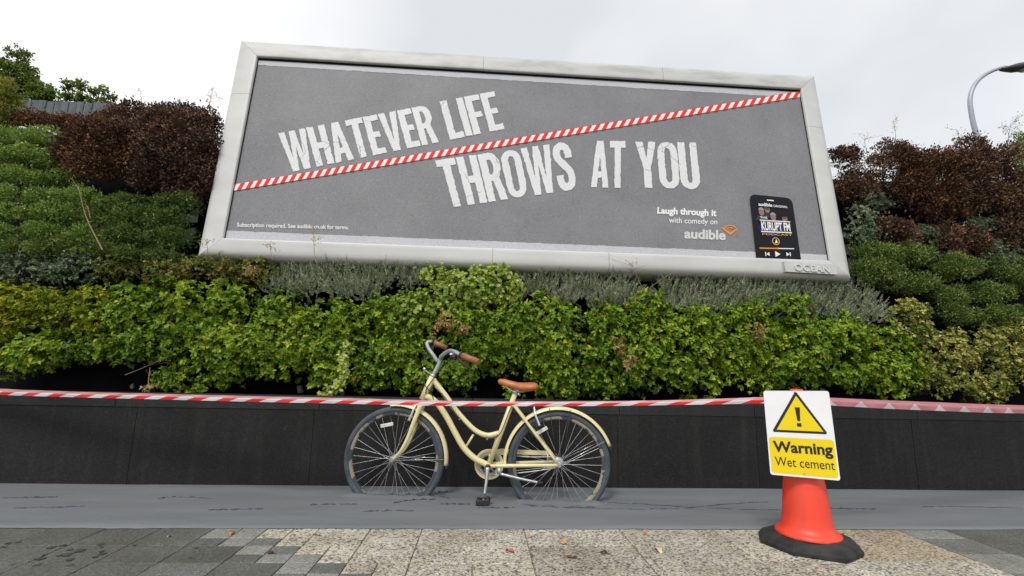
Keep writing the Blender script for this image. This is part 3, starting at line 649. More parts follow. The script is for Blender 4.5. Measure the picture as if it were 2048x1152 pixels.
text('Subscription required. See audible.co.uk for terms.', [(474, 445), (698, 450.5), (698, 461.5), (474, 456)], 'print_white', 0.018)
text('Laugh through it', [(1315, 414), (1433, 419), (1433, 437), (1314, 431)], 'print_white', 0.04)
text('with comedy on', [(1338, 434.5), (1434.5, 438), (1434.5, 452.5), (1338, 449)], 'print_white', 0.008)
text('audible', [(1369, 457), (1451, 460.5), (1451.5, 480.5), (1368.5, 477)], 'print_grey', 0.035)
def pstroke(pts, h): return [(x, y) for x, y in stroke(pts, h)]
flat('book_mark', [[(1443, 456.5), (1445, 454.5), (1460.3, 465), (1460.5, 470.3)], [(1460.5, 470.3), (1460.3, 465), (1473.5, 457), (1475, 459)]], 'print_orange', 0.005)
for rx, ry in ((12.0, 8.5), (6.5, 4.2)):
    pts = [(1460 + rx * math.cos(rad(a)), 459.5 - ry * math.sin(rad(a))) for a in np.linspace(165, 25, 9)]
    P = pstroke(pts, 1.1); n = len(P) // 2
    flat('sound_wave', [[P[k], P[k + 1], P[-2 - k], P[-1 - k]] for k in range(n - 1)], 'print_orange', 0.005)
# ---- phone printed on the poster
PQ = [(1498.5, 388), (1584, 396.5), (1602.5, 522), (1513, 522)]
def ph(u, v):     # 0..1 across, 0..1 down
    a, b_, c, d = [np.array(p, float) for p in PQ]; return tuple((1 - u) * (1 - v) * a + u * (1 - v) * b_ + u * v * c + (1 - u) * v * d)
def phq(u0, u1, v0, v1): return [ph(u0, v1), ph(u1, v1), ph(u1, v0), ph(u0, v0)]
oc = [(0, 1), (1, 1)] + [(1 - .13 + .13 * math.cos(rad(a)), .10 - .10 * math.sin(rad(a))) for a in range(0, 91, 15)] + [(.13 + .13 * math.cos(rad(a)), .10 - .10 * math.sin(rad(a))) for a in range(90, 181, 15)]
phone = flat('phone_picture', [[ph(u, v) for u, v in oc]], 'print_dark', 0.010)
def pe(name, cu, cv, ru, rv, m, lift, a0=0, a1=360):
    return flat(name, [[ph(cu + ru * math.cos(rad(a)), cv - rv * math.sin(rad(a))) for a in np.linspace(a0, a1, 17)[:(16 if a1 - a0 == 360 else 17)]]], m, lift, phone)
flat('speaker_slot', [phq(.40, .56, .058, .075)], 'print_white', 0.013, phone)
pe('blue_glow', .22, .50, .10, .06, 'print_blue', 0.012); pe('blue_glow', .42, .60, .16, .03, 'print_blue', 0.0122)
for i, (u, v, cap) in enumerate(((.24, .225, 1), (.38, .175, 0), (.50, .29, 1), (.76, .30, 0))):
    pe('portrait_shoulders', u, v + .16, .14, .085, 'print_violet', 0.0125 + i * .0006, 0, 180)
    pe('portrait_face', u, v + .03, .062, .058, 'print_skin', 0.0152 + i * .0006)
    pe('portrait_cap' if cap else 'portrait_hair', u, v + .012, .068, .052, 'print_cap' if cap else 'print_dark', 0.0182, 5, 175)
    if not cap: flat('portrait_glasses', [phq(u - .05, u + .05, v + .02, v + .033)], 'print_dark', 0.0184, phone)
flat('title_panel', [phq(.19, .87, .385, .55)], 'print_violet', 0.0195, phone)
flat('title_rule', [phq(.18, .88, .375, .39), phq(.18, .88, .545, .562)], 'print_white', 0.021, phone)
pt = lambda t, u0, u1, v0, v1, m, bold, l=0.021: text(t, [ph(u0, v0), ph(u1, v0), ph(u1, v1), ph(u0, v1)], m, bold, l, phone, 'screen_lettering')
pt('KURUPT FM', .20, .86, .402, .535, 'print_white', 0.03); pt('THE', .19, .36, .325, .355, 'print_white', 0.02); pt('PODCAST', .20, .88, .575, .605, 'print_amber', 0.01)
pt('audible', .19, .51, .115, .165, 'print_white', 0.03, 0.022); pt('ORIGINAL', .535, .87, .13, .165, 'print_white', 0.01, 0.022)
ring = [[ph(.49 + r0 * math.cos(a0) , .695 - r0 * .70 * math.sin(a0)) for (r0, a0) in ((.085, a), (.085, b_), (.066, b_), (.066, a))] for a, b_ in [(2 * math.pi * k / 20, 2 * math.pi * (k + 1) / 20) for k in range(20)]]
flat('badge_ring', ring, 'print_amber', 0.013, phone); flat('badge_mark', [[ph(.46, .73), ph(.53, .715), ph(.505, .66)]], 'print_white', 0.013, phone)
flat('progress_bar', [phq(.10, .52, .797, .815)], 'print_orange', 0.013, phone); flat('progress_bar', [phq(.52, .88, .799, .813)], 'print_white', 0.013, phone); pe('progress_knob', .52, .806, .022, .016, 'print_orange', 0.0145)
flat('play_mark', [[ph(.44, .935), ph(.555, .893), ph(.44, .848)]], 'print_white', 0.013, phone)
flat('skip_mark', [phq(.215, .235, .863, .923), [ph(.31, .923), ph(.31, .863), ph(.24, .893)]], 'print_white', 0.013, phone); flat('skip_mark', [phq(.765, .785, .863, .923), [ph(.69, .923), ph(.76, .893), ph(.69, .863)]], 'print_white', 0.013, phone)
# ---- plaque on the lower frame
pd = 0.052; pq = [(1567.5, 522), (1671.5, 530), (1675, 549), (1572, 543)]; fr = [bpx(x, y, pd) for x, y in pq]; bk = [p - e_n * 0.05 for p in fr]
b = MB(); b.add(fr + bk, [(3, 2, 1, 0), (0, 1, 5, 4), (1, 2, 6, 5), (2, 3, 7, 6), (3, 0, 4, 7)]); plq = b.build('plaque', M['plaque'], bill)
v, f = text_mesh('OCEAN', 0.03, 1.05); lo, hi = v.min(0), v.max(0); uv = (v - lo) / (hi - lo)
tq = [bpx(x, y, pd + 0.010) for x, y in [(1588, 526), (1658, 531.5), (1661, 545.3), (1591, 540.8)]]; tv = quad_map(tq, uv); b = MB(); b.add(tv, f)
from collections import Counter
ed = Counter()
for q in f:
    for k in range(len(q)): ed[(q[k], q[(k + 1) % len(q)])] += 1
n = len(tv); side = [(a, c) for (a, c) in ed if (c, a) not in ed]
b.add(np.concatenate([tv, tv - e_n * 0.012]), [(c, a, a + n, c + n) for a, c in side]); b.build('raised_letters', M['plaque_letter'], plq)
# ---- steel fins and posts behind the frame
for side, rows in (('l', [(404, 358, 60, 20), (402, 376, 50, 30), (393, 400, 50, 34), (384, 432, 54, 36), (376, 470, 50, 34)]), ('r', [(1690, 470, 40, 14), (1696, 500, 46, 24), (1704, 528, 40, 26), (1704, 555, 30, 24)])):
    for (px, py, wd, hh) in rows:
        d = -0.16; s = depth(onlean(px, py, BY0)) / F
        p = bpx(px, py, d); b = MB(); wv, hv = wd * s * .30, hh * s * .42; sg = 1 if side == 'l' else -1
        vv = [(-wv, 0, -hv), (wv, -.03, -hv), (wv, -.03, hv), (-wv * 0.2 * (1 if sg > 0 else 1), 0, hv * .9)]
        if sg < 0: vv = [(-wv, -.03, -hv), (wv, 0, -hv), (wv * .2, 0, hv * .9), (-wv, -.03, hv)]
        vv2 = [(x, y + .006, z) for x, y, z in vv]; b.add(vv + vv2, [(0, 1, 2, 3), (7, 6, 5, 4), (0, 4, 5, 1), (1, 5, 6, 2), (2, 6, 7, 3), (3, 7, 4, 0)]); b.build('steel_fin', M['steel'], bill, p)
for x in (-1.6, 0.45, 2.5):
    b = MB(); b.tube([BP(x, 0.70, -.50), BP(x, 3.7, -.50)], 0.06, 10); b.build('support_post', M['steel'], bill)
# ================================================================== BICYCLE  (own frame: x back along the bike, y away from the camera, z up)
bike = thing('bicycle', 'cream step-through bicycle with tan saddle, its wheels sunk in the cement', 'bicycle', (BG[0], BG[1], 0), math.atan2(BU[1], BU[0]))
HZ = 0.243; WR = 0.345; WB = 1.116
spoke_me = None
def wheel(cx, seed):
    global spoke_me
    wl = empty('wheel', (cx, 0, HZ), 0, bike)
    b = MB(); b.lathe([(WR - .0205 + .0205 * math.cos(a), .0205 * math.sin(a)) for a in np.linspace(0, 2 * math.pi, 13)], (0, 0, 0), 'y', 72); b.build('tyre', M['tyre'], wl)
    b = MB(); b.lathe([(.308, -.012), (.292, -.013), (.287, -.006), (.287, .006), (.292, .013), (.308, .012)], (0, 0, 0), 'y', 72); b.build('rim', M['wrim'], wl).rotation_euler = (0, seed, 0)
    b = MB(); b.lathe([(.0, -.062), (.009, -.062), (.009, -.048), (.017, -.046), (.022, -.036), (.022, -.032), (.013, -.028), (.012, .028), (.022, .032), (.022, .036), (.017, .046), (.009, .048), (.009, .062), (0, .062)], (0, 0, 0), 'y', 20); b.build('hub', M['alloy'], wl)
    b = MB(); b.lathe([(.0, -.072), (.013, -.072), (.013, -.062), (.0, -.062)], (0, 0, 0), 'y', 6, smooth=False); b.build('axle_nut', M['chrome'], wl)
    if spoke_me is None:
        spoke_me = []
        for sgn in (1, -1):
            for side in (1, -1):
                b = MB(); a = 0.62 * sgn; b.tube([(.02 * math.cos(a), side * .034, .02 * math.sin(a)), (.290, side * .004, 0)], 0.0011, 5, False)
                me = bpy.data.meshes.new('spoke'); me.from_pydata(b.v, [], b.f); me.materials.append(M['spoke']); spoke_me.append(me)
    for k in range(32):
        o = link('spoke', spoke_me[(k % 2) * 2 + ((k // 2) % 2)], None, wl); o.rotation_euler = (0, -2 * math.pi * k / 32 + seed * .1, 0)
    return wl
fw = wheel(0.0, 0.4); rw = wheel(WB, 2.1)
def reflector(wl, x, z, ang):
    b = MB(); b.box(-.043, .043, -.008, .008, -.0115, .0115, .003); o = b.build('reflector', M['reflector'], wl, (x, -.012, z)); o.rotation_euler = (0, ang, 0)
reflector(fw, -.06, .222, rad(-12)); reflector(rw, -.115, .212, rad(-30))

fr_ = empty('frame', (0, 0, 0), 0, bike)
def ft(name, pts, r, m='bike', parent=None, sm=True, n=12, k=6):
    b = MB(); b.tube(smooth_path(pts, k) if sm and len(pts) > 2 else pts, r if not hasattr(r, '__len__') else list(np.interp(np.linspace(0, 1, (len(pts) - 1) * k + 1 if sm and len(pts) > 2 else len(pts)), np.linspace(0, 1, len(r)), r)), n)
    return b.build(name, M[m], parent if parent is not None else fr_)
ft('head_tube', [(.172, 0, .640), (.236, 0, .796)], .0235)
ft('top_tube', [(.238, 0, .785), (.268, 0, .745), (.333, 0, .670), (.403, 0, .580), (.482, 0, .497), (.555, 0, .437), (.632, 0, .412), (.712, 0, .428)], .0185)
ft('down_tube', [(.190, 0, .665), (.235, 0, .648), (.290, 0, .603), (.352, 0, .520), (.412, 0, .421), (.472, 0, .330), (.548, 0, .262), (.645, 0, .217)], .0208)
ft('seat_tube', [(.645, 0, .215), (.820, 0, .708)], .0182)
ft('cross_brace', [(.489, 0, .335), (.537, 0, .415)], .008)
for s in (-1, 1):
    ft('chain_stay', [(.655, s * .03, .219), (.80, s * .045, .228), (WB - .01, s * .062, HZ)], [.013, .0125, .0105])
    ft('seat_stay', [(.790, s * .018, .640), (.86, s * .035, .556), (WB - .005, s * .062, HZ + .005)], [.011, .0105, .009])
b = MB(); b.lathe([(0, -.042), (.021, -.042), (.021, .042), (0, .042)], (.645, 0, .216), 'y', 20); b.build('bottom_bracket', M['bike'], fr_)
fk = empty('fork', (0, 0, 0), 0, bike)
for s in (-1, 1):
    ft('fork_leg', [(.172, s * .038, .605), (.152, s * .046, .545), (.128, s * .050, .475), (.100, s * .052, .390), (.058, s * .054, .305), (.004, s * .056, HZ)], [.017, .0155, .014, .0115, .0095], 'bike', fk)
ft('fork_crown', [(.172, -.05, .606), (.170, 0, .622), (.172, .05, .606)], .017, 'bike', fk)
ft('headset', [(.236, 0, .795), (.243, 0, .812)], .0215, 'alloy', fk)
# stem, handlebar, grips, levers, bell
hb = empty('handlebar', (0, 0, 0), 0, bike)
ft('stem', [(.240, 0, .806), (.274, 0, .880), (.285, 0, .920)], .0145, 'alloy', hb)
ft('bar', [(.300, -.055, .936), (.330, -.085, .957), (.364, -.120, .972), (.408, -.180, .968), (.461, -.240, .944), (.500, -.255, .930)], .0135, 'alloy', hb)
ft('bar', [(.300, -.055, .936), (.285, 0, .919), (.259, .030, .906), (.218, .100, .942), (.154, .180, 1.006), (.139, .220, 1.046), (.171, .250, 1.051), (.20, .258, 1.040)], .0135, 'alloy', hb)
ft('grip', [(.466, -.242, .942), (.588, -.280, .901)], .0195, 'grip', hb); ft('grip', [(.176, .251, 1.050), (.275, .280, 1.009)], .0195, 'grip', hb)
ft('grip_collar', [(.458, -.239, .945), (.470, -.243, .941)], .022, 'black', hb); ft('grip_collar', [(.165, .248, 1.052), (.178, .252, 1.049)], .022, 'black', hb)
ft('brake_lever', [(.448, -.236, .935), (.462, -.250, .905), (.50, -.262, .880), (.545, -.272, .850)], [.010, .009, .006, .004], 'black', hb)
ft('brake_lever', [(.160, .244, 1.040), (.135, .240, 1.015), (.130, .235, .985), (.150, .238, .955)], [.010, .009, .007, .005], 'black', hb)
ft('shifter', [(.405, -.215, .930), (.432, -.230, .925)], .016, 'black', hb); ft('shifter', [(.150, .200, 1.02), (.135, .200, .995)], .016, 'black', hb)
b = MB(); b.lathe([(0, .014), (.010, .012), (.016, .004), (.018, 0), (0, 0)], (.395, -.20, .945), 'z', 14); b.build('bell', M['chrome'], hb)
ft('light_bracket', [(.237, 0, .808), (.205, -.01, .825), (.18, -.01, .842)], .004, 'alloy', hb); b = MB(); b.lathe([(0, -.012), (.011, -.010), (.011, .010), (0, .012)], (.178, -.01, .846), 'z', 10); b.build('bracket_knob', M['chrome'], hb)
# cables
cb = empty('cables', (0, 0, 0), 0, bike)
for pts in ([(.44, -.23, .93), (.36, -.16, .90), (.285, -.06, .83), (.245, -.025, .78), (.205, -.026, .72), (.20, -.025, .68)], [(.135, .2, .99), (.15, .1, .93), (.16, .03, .84), (.19, -.02, .74), (.235, -.024, .69), (.255, -.02, .64)],
            [(.40, -.20, .93), (.32, -.09, .86), (.262, -.02, .80), (.205, .02, .70), (.14, .0, .62), (.128, -.02, .585)], [(.245, -.02, .735), (.330, -.019, .66), (.402, -.019, .565), (.48, -.018, .482), (.556, -.018, .421), (.64, -.017, .396), (.72, -.018, .43), (.80, -.02, .62), (.90, -.02, .652), (.955, -.012, .60)]):
    ft('cable', pts, .0028, 'cable', cb, True, 6)
for (x, z) in ((.268, .722), (.352, .628), (.440, .516), (.632, .391)):
    b = MB(); b.lathe([(0, -.007), (.007, -.007), (.007, .007), (0, .007)], (x, -.004, z), 'y', 8); b.build('cable_guide', M['bike'], cb)
# mudguards
def guard(name, cx, a0, a1, r):
    b = MB(); n = 40; v = []; sec = [(-.030, -.012), (-.024, .0), (-.010, .007), (.010, .007), (.024, 0), (.030, -.012)]
    for lay in (0, -.003):
        for k in range(n + 1):
            a = rad(a0 + (a1 - a0) * k / n)
            for yy, dr in sec: v.append((cx + (r + dr + lay) * math.cos(a), yy, HZ + (r + dr + lay) * math.sin(a)))
    m = 6; o2 = (n + 1) * m; f = []
    for k in range(n):
        for i in range(m - 1): f += [(k * m + i, k * m + i + 1, (k + 1) * m + i + 1, (k + 1) * m + i), (o2 + k * m + i, o2 + (k + 1) * m + i, o2 + (k + 1) * m + i + 1, o2 + k * m + i + 1)]
        f += [(k * m, (k + 1) * m, o2 + (k + 1) * m, o2 + k * m), (k * m + 5, o2 + k * m + 5, o2 + (k + 1) * m + 5, (k + 1) * m + 5)]
    for k in (0, n): f += [(k * m + i, k * m + i + 1, o2 + k * m + i + 1, o2 + k * m + i) for i in range(m - 1)]
    b.add(v, f, True); return b.build(name, M['bike'], bike)
g1 = guard('front_mudguard', 0, 97, -5, .364); g2 = guard('rear_mudguard', WB, 182, 20, .366)
for cx, g_, a, end in ((0, g1, -2, -10), (WB, g2, 22, 14)):
    b = MB(); q = [(cx + .362 * math.cos(rad(t)), 0, HZ + .362 * math.sin(rad(t))) for t in (a, a - 3, end + 1)]; b.tube(q, [.016, .014, .006], 8); b.build('flap', M['tyre'], g_)
for s in (-1, 1):
    ft('stay', [(WB, s * .07, HZ), (WB + .344 * math.cos(rad(27)), s * .03, HZ + .344 * math.sin(rad(27)))], .0022, 'chrome', g2, False, 6); ft('stay', [(0, s * .065, HZ), (.352, s * .03, HZ + .01)], .0022, 'chrome', g1, False, 6)
    ft('stay', [(WB - .02, s * .07, HZ + .06), (WB - .065, s * .034, HZ + .36)], .0028, 'black', g2, False, 6); ft('stay', [(WB + .03, s * .07, HZ + .06), (WB + .075, s * .034, HZ + .355)], .0028, 'black', g2, False, 6)
# brakes
for nm, pts_ in (('front_brake', [(.150, .0, .635), (.128, -.03, .585), (.110, -.045, .530), (.098, -.05, .500)]), ('rear_brake', [(.945, .0, .625), (.955, -.035, .565), (.975, -.048, .515), (.985, -.05, .49)])):
    br = empty(nm, (0, 0, 0), 0, bike)
    for s in (1, -1):
        ft('brake_arm', [(x, y * s, z) for x, y, z in pts_], [.005, .008, .009, .010], 'chrome', br); x, y, z = pts_[-1]
        b = MB(); b.box(x - .03, x + .012, s * y * .62 - .006, s * y * .62 + .006, z - .008, z + .008, .002); b.build('brake_pad', M['black'], br)
# saddle
sd_ = empty('saddle', (0, 0, 0), 0, bike)
secs = [(.696, .764, .784, .010), (.708, .752, .793, .024), (.742, .740, .792, .031), (.788, .730, .780, .037), (.832, .716, .771, .052), (.872, .708, .770, .074), (.915, .711, .773, .090), (.947, .717, .773, .092), (.964, .726, .768, .080), (.971, .738, .758, .055)]
v = []; n = 16
for (x, z0, z1, hw_) in secs:
    for k in range(n):
        a = 2 * math.pi * k / n; c, s_ = math.cos(a), math.sin(a); zc, hz_ = (z0 + z1) / 2, (z1 - z0) / 2
        v.append((x, hw_ * np.sign(c) * abs(c) ** .8, zc + hz_ * np.sign(s_) * abs(s_) ** .7 + (.006 * (abs(c) ** 2) * (-1 if s_ > 0 else 0))))
f = [(i * n + k, i * n + (k + 1) % n, (i + 1) * n + (k + 1) % n, (i + 1) * n + k) for i in range(len(secs) - 1) for k in range(n)] + [tuple(range(n)), tuple((len(secs) - 1) * n + k for k in range(n))[::-1]]
b = MB(); b.add(v, f, True); b.build('saddle_cover', M['saddle'], sd_)
for s in (-1, 1): ft('saddle_rail', [(.745, s * .02, .748), (.79, s * .022, .715), (.85, s * .024, .708), (.90, s * .03, .716), (.93, s * .04, .735)], .0038, 'chrome', sd_)
ft('seat_post', [(.818, 0, .70), (.830, 0, .735)], .0125, 'alloy', sd_); b = MB(); b.lathe([(0, -.028), (.017, -.028), (.019, 0), (.017, .028), (0, .028)], (.832, 0, .722), 'y', 14); b.build('saddle_clamp', M['chrome'], sd_)
b = MB(); b.lathe([(.0165, -.012), (.020, -.01), (.020, .01), (.0165, .012)], (.817, 0, .699), 'z', 16); b.build('post_clamp', M['alloy'], sd_); ft('clamp_lever', [(.838, -.015, .695), (.846, -.03, .688)], .008, 'chrome', sd_, False)
# drive
dr = empty('crankset', (0, 0, 0), 0, bike)
b = MB(); b.lathe([(.100, .046), (.100, .052), (.076, .053), (.076, .046), (.100, .046)], (.645, 0, .216), 'y', 40); b.build('chain_ring_guard', M['bike'], dr)
b = MB(); b.lathe([(.074, .044), (.074, .048), (.055, .048), (.055, .044), (.074, .044)], (.645, 0, .216), 'y', 40); b.build('chain_ring', M['alloy'], dr)
for k in range(5):
    a = 2 * math.pi * k / 5 + .3; ft('ring_arm', [(.645 + .012 * math.cos(a), .046, .216 + .012 * math.sin(a)), (.645 + .064 * math.cos(a), .046, .216 + .064 * math.sin(a))], [.009, .006], 'alloy', dr, False, 6)
ft('crank_arm', [(.645, -.060, .217), (.640, -.075, .13), (.632, -.085, .048)], [.015, .011, .0115], 'chrome', dr); ft('crank_arm', [(.645, .062, .217), (.668, .075, .30), (.690, .085, .385)], [.015, .011, .0115], 'chrome', dr)
b = MB(); b.lathe([(0, -.066), (.016, -.066), (.018, -.05), (0, -.05)], (.645, 0, .217), 'y', 16); b.build('crank_cap', M['black'], dr)
def pedal(x, y, z, s):
    pe_ = empty('pedal', (x, y, z), 0, dr)
    b = MB(); b.box(-.042, .042, -.008, .008, -.013, .013, .003); b.build('pedal_cage', M['black'], pe_, (0, s * .095, 0)); b = MB(); b.box(-.042, .042, -.008, .008, -.013, .013, .003); b.build('pedal_cage', M['black'], pe_, (0, s * .022, 0))
    for dx in (-.030, .030):
        b = MB(); b.box(-.010, .010, .014 if s > 0 else -.087, .087 if s > 0 else -.014, -.014, .014, .003); b.build('pedal_block', M['black'], pe_, (dx, 0, 0))
    b = MB(); b.tube([(0, 0, 0), (0, s * .095, 0)], .008, 8); b.build('pedal_axle', M['chrome'], pe_); pe_.rotation_euler = (0, rad(-6), 0)
pedal(.629, -.092, .032, -1); pedal(.692, .092, .392, 1)
b = MB(); pp = [(.672, .300), (.720, .318), (1.050, .312), (1.062, .300), (1.060, .286), (.960, .283), (.720, .286), (.68, .280)]
n = len(pp); b.add([(x, .058, z) for x, z in pp] + [(x, .064, z) for x, z in pp], [tuple(range(n)), tuple(range(n, 2 * n))[::-1]] + [(k, n + k, n + (k + 1) % n, (k + 1) % n) for k in range(n)]); b.build('chain_guard', M['bike'], bike)
ft('guard_tab', [(1.045, .06, .29), (1.045, .06, .245)], .006, 'bike', bike, False)
ft('chain', [(.65, .047, .290), (.90, .046, .272), (1.10, .045, .275), (1.148, .045, HZ), (1.10, .045, .208), (.90, .046, .172), (.66, .047, .142)], .0042, 'alloy', bike)
b = MB(); b.lathe([(.012, .03), (.034, .032), (.036, .045), (.028, .046), (.02, .055), (.012, .055)], (WB, 0, HZ), 'y', 24); b.build('sprockets', M['alloy'], bike)
ks = empty('kickstand', (0, 0, 0), 0, bike); ft('stand_leg', [(.722, -.052, .178), (.88, -.066, .150), (.985, -.072, .134)], [.010, .0085, .0085], 'chrome', ks); ft('stand_foot', [(.975, -.072, .136), (1.012, -.074, .130)], .0095, 'black', ks, False); ft('stand_mount', [(.722, -.045, .212), (.722, -.05, .172)], .016, 'alloy', ks, False)

# ================================================================== TRAFFIC CONE, WARNING SIGN, BARRIER TAPE
CXY = (1.700, 2.490)
cone = thing('traffic_cone', 'orange red traffic cone on a black rubber base holding up the warning sign', 'cone', (CXY[0], CXY[1], 0.0), rad(-27))
b = MB(); b.lathe([(.150, .062), (.150, .072), (.140, .080), (.126, .088), (.116, .112), (.110, .16), (.098, .29), (.0965, .295), (.0965, .31), (.094, .315), (.060, .60), (.034, .765), (.030, .785), (.022, .788), (.020, .70)], (0, 0, 0), 'z', 48); b.build('cone_body', M['cone'], cone)
octo = [(-.235, -.06), (-.235, .07), (-.13, .195), (.10, .195), (.225, .09), (.235, -.05), (.135, -.195), (-.10, -.195)]
b = MB(); v = []
for sc, z in ((.93, 0.0), (.955, .006), (.955, .020), (.92, .030), (.875, .046), (.82, .052), (.66, .066), (.5, .070)): v += [(x * sc, y * sc, z + .003 * math.sin(7 * x + 5 * y)) for x, y in octo]
b.add(v, [(8 * i + k, 8 * i + (k + 1) % 8, 8 * i + 8 + (k + 1) % 8, 8 * i + 8 + k) for i in range(7) for k in range(8)] + [tuple(range(7, -1, -1)), tuple(range(56, 64))]); b.build('rubber_base', M['rubber'], cone)
# sign: flat panel of its own, leaning on the cone
def at_sign(px, py, off=0.0):
    r = ray(px, py); o = SP - SN * off; t = ((o - CAM) @ SN) / (r @ SN); return CAM + r * t
sy = rad(23); SP = np.array([1.625, 2.395, 0.58]); tilt = rad(1.5)
SN = np.array([math.sin(sy) * math.cos(tilt), math.cos(sy) * math.cos(tilt), -math.sin(tilt)])     # into the sign
sign = thing('warning_sign', 'white and yellow wet cement warning sign fixed to the cone', 'sign', SP - np.array([0, 0, .2]))
sb = np.array(sign.location)
def sg(px, py, off): return at_sign(px, py, off) - sb
SQ = [(1526.5, 781.5), (1657.5, 782), (1681, 961.5), (1541, 949)]
def sq(u, v):
    a, b_, c, d = [at_sign(*p) for p in SQ]; return (1 - u) * (1 - v) * a + u * (1 - v) * b_ + u * v * c + (1 - u) * v * d
def s3(u, v, off): return sq(u, v) - SN * off - sb
rc = []; ru, rv = .035, .026
for cu, cv, a0 in ((1 - ru, rv, 0), (ru, rv, 90), (ru, 1 - rv, 180), (1 - ru, 1 - rv, 270)):
    for a in range(a0, a0 + 91, 30): rc.append((cu + ru * math.cos(rad(a)), cv - rv * math.sin(rad(a))))
n = len(rc); b = MB(); b.add([s3(u, v, 0) for u, v in rc] + [s3(u, v, -.003) for u, v in rc], [tuple(range(n)), tuple(range(n, 2 * n))[::-1]] + [(k, n + k, n + (k + 1) % n, (k + 1) % n) for k in range(n)]); b.build('sign_panel', M['sign_white'], sign)
def sflat(name, polys, m, off):
    b = MB()
    for p in polys: b.add([s3(u, v, off) for u, v in p], [tuple(range(len(p)))])
    return b.build(name, M[m], sign)
yl = []; y0, y1 = .555, .975; u0, u1 = .022, .978; ru, rv = .05, .035
for cu, cv, a0 in ((u1 - ru, y0 + rv, 0), (u0 + ru, y0 + rv, 90), (u0 + ru, y1 - rv, 180), (u1 - ru, y1 - rv, 270)):
    for a in range(a0, a0 + 91, 30): yl.append((cu + ru * math.cos(rad(a)), cv - rv * math.sin(rad(a))))
sflat('yellow_field', [yl], 'sign_yellow', .0012)
sflat('black_triangle', [[(.485, .018), (.515, .018), (.895, .475), (.885, .495), (.105, .495), (.095, .475)]], 'sign_black', .0012); sflat('yellow_triangle', [[(.5, .058), (.847, .468), (.153, .468)]], 'sign_yellow', .0024)
sflat('exclamation_mark', [[(.462, .195), (.538, .195), (.522, .355), (.480, .355)], [(.468, .38), (.534, .38), (.534, .42), (.468, .42)]], 'sign_black', .0036)
def stext(body, u0, u1, v0, v1, bold, m='sign_black'):
    v, f = text_mesh(body, bold); lo, hi = v.min(0), v.max(0); uv = (v - lo) / (hi - lo); b = MB(); b.add([s3(u0 + (u1 - u0) * a, v1 - (v1 - v0) * c, .0024) for a, c in uv], f); b.build('sign_lettering', M[m], sign)
stext('Warning', .075, .945, .600, .770, .030); stext('Wet cement', .085, .945, .785, .890, .0)
b = MB(); c = s3(.5, .955, .004); b.lathe([(0, 0), (.0035, 0), (.004, .002)], (0, 0, 0), 'y', 10); b.build('rivet', M['alloy'], sign, c); b = MB(); b.lathe([(0, 0), (.0035, 0), (.004, .002)], (0, 0, 0), 'y', 10); b.build('rivet', M['sign_black'], sign, s3(.49, .018, .004))
for z in (.43, .70):
    b = MB(); r_ = .0 + .094 - (z - .315) * .119; ax = np.array([CXY[0], CXY[1], z]) - sb; b.lathe([(r_, -.006), (r_ + .003, -.006), (r_ + .003, .006), (r_, .006)], ax, 'z', 24); b.build('cable_tie', M['black'], sign)

def tape_mat(name, wide):
    m = bpy.data.materials.new(name); m.use_nodes = True; t = m.node_tree; p = t.nodes['Principled BSDF']; out = t.nodes['Material Output']
    def mth(op, a, b=None, c=None):
        n = t.nodes.new('ShaderNodeMath'); n.operation = op
        for i, q in enumerate((a, b, c)):
            if q is None: continue
            if isinstance(q, (int, float)): n.inputs[i].default_value = q
            else: t.links.new(q, n.inputs[i])
        return n.outputs[0]
    uv = t.nodes.new('ShaderNodeUVMap'); sx = t.nodes.new('ShaderNodeSeparateXYZ'); t.links.new(uv.outputs[0], sx.inputs[0]); u, v = sx.outputs[0], sx.outputs[1]
    if wide:                                  # lower edge shows white wedges, the rest the red back of the film
        d = mth('ABSOLUTE', mth('SUBTRACT', mth('FRACT', u), .5)); fac = mth('GREATER_THAN', d, mth('SUBTRACT', .23, mth('MULTIPLY', v, .40)))
    else: fac = mth('LESS_THAN', mth('FRACT', mth('MULTIPLY_ADD', v, -.55, u)), .5)
    mx_ = t.nodes.new('ShaderNodeMix'); mx_.data_type = 'RGBA'; mx_.inputs['A'].default_value = (0.72, 0.60, 0.62, 1) if wide else (0.74, 0.72, 0.74, 1); mx_.inputs['B'].default_value = (0.60, 0.24, 0.27, 1) if wide else (0.78, 0.035, 0.035, 1); t.links.new(fac, mx_.inputs['Factor'])
    bk = t.nodes.new('ShaderNodeMix'); bk.data_type = 'RGBA'; t.links.new(mx_.outputs['Result'], bk.inputs['A']); bk.inputs['B'].default_value = (0.72, 0.42, 0.44, 1)
    t.links.new(mth('MULTIPLY', mth('GREATER_THAN', v, .52 if not wide else .93), .0 if wide else .75), bk.inputs['Factor'])
    t.links.new(bk.outputs['Result'], p.inputs['Base Color']); p.inputs['Roughness'].default_value = 0.28
    tr = t.nodes.new('ShaderNodeBsdfTranslucent'); t.links.new(bk.outputs['Result'], tr.inputs[0]); ms = t.nodes.new('ShaderNodeMixShader'); ms.inputs[0].default_value = 0.3
    t.links.new(p.outputs[0], ms.inputs[1]); t.links.new(tr.outputs[0], ms.inputs[2]); t.links.new(ms.outputs[0], out.inputs[0]); return m
M['tape'] = tape_mat('red_white_barrier_tape', False); M['tape_wide'] = tape_mat('red_white_barrier_tape_back', True)
tape = thing('barrier_tape', 'red and white striped barrier tape strung across in front of the bicycle', 'tape', (CXY[0], CXY[1], 0.70))
tb0 = np.array(tape.location)
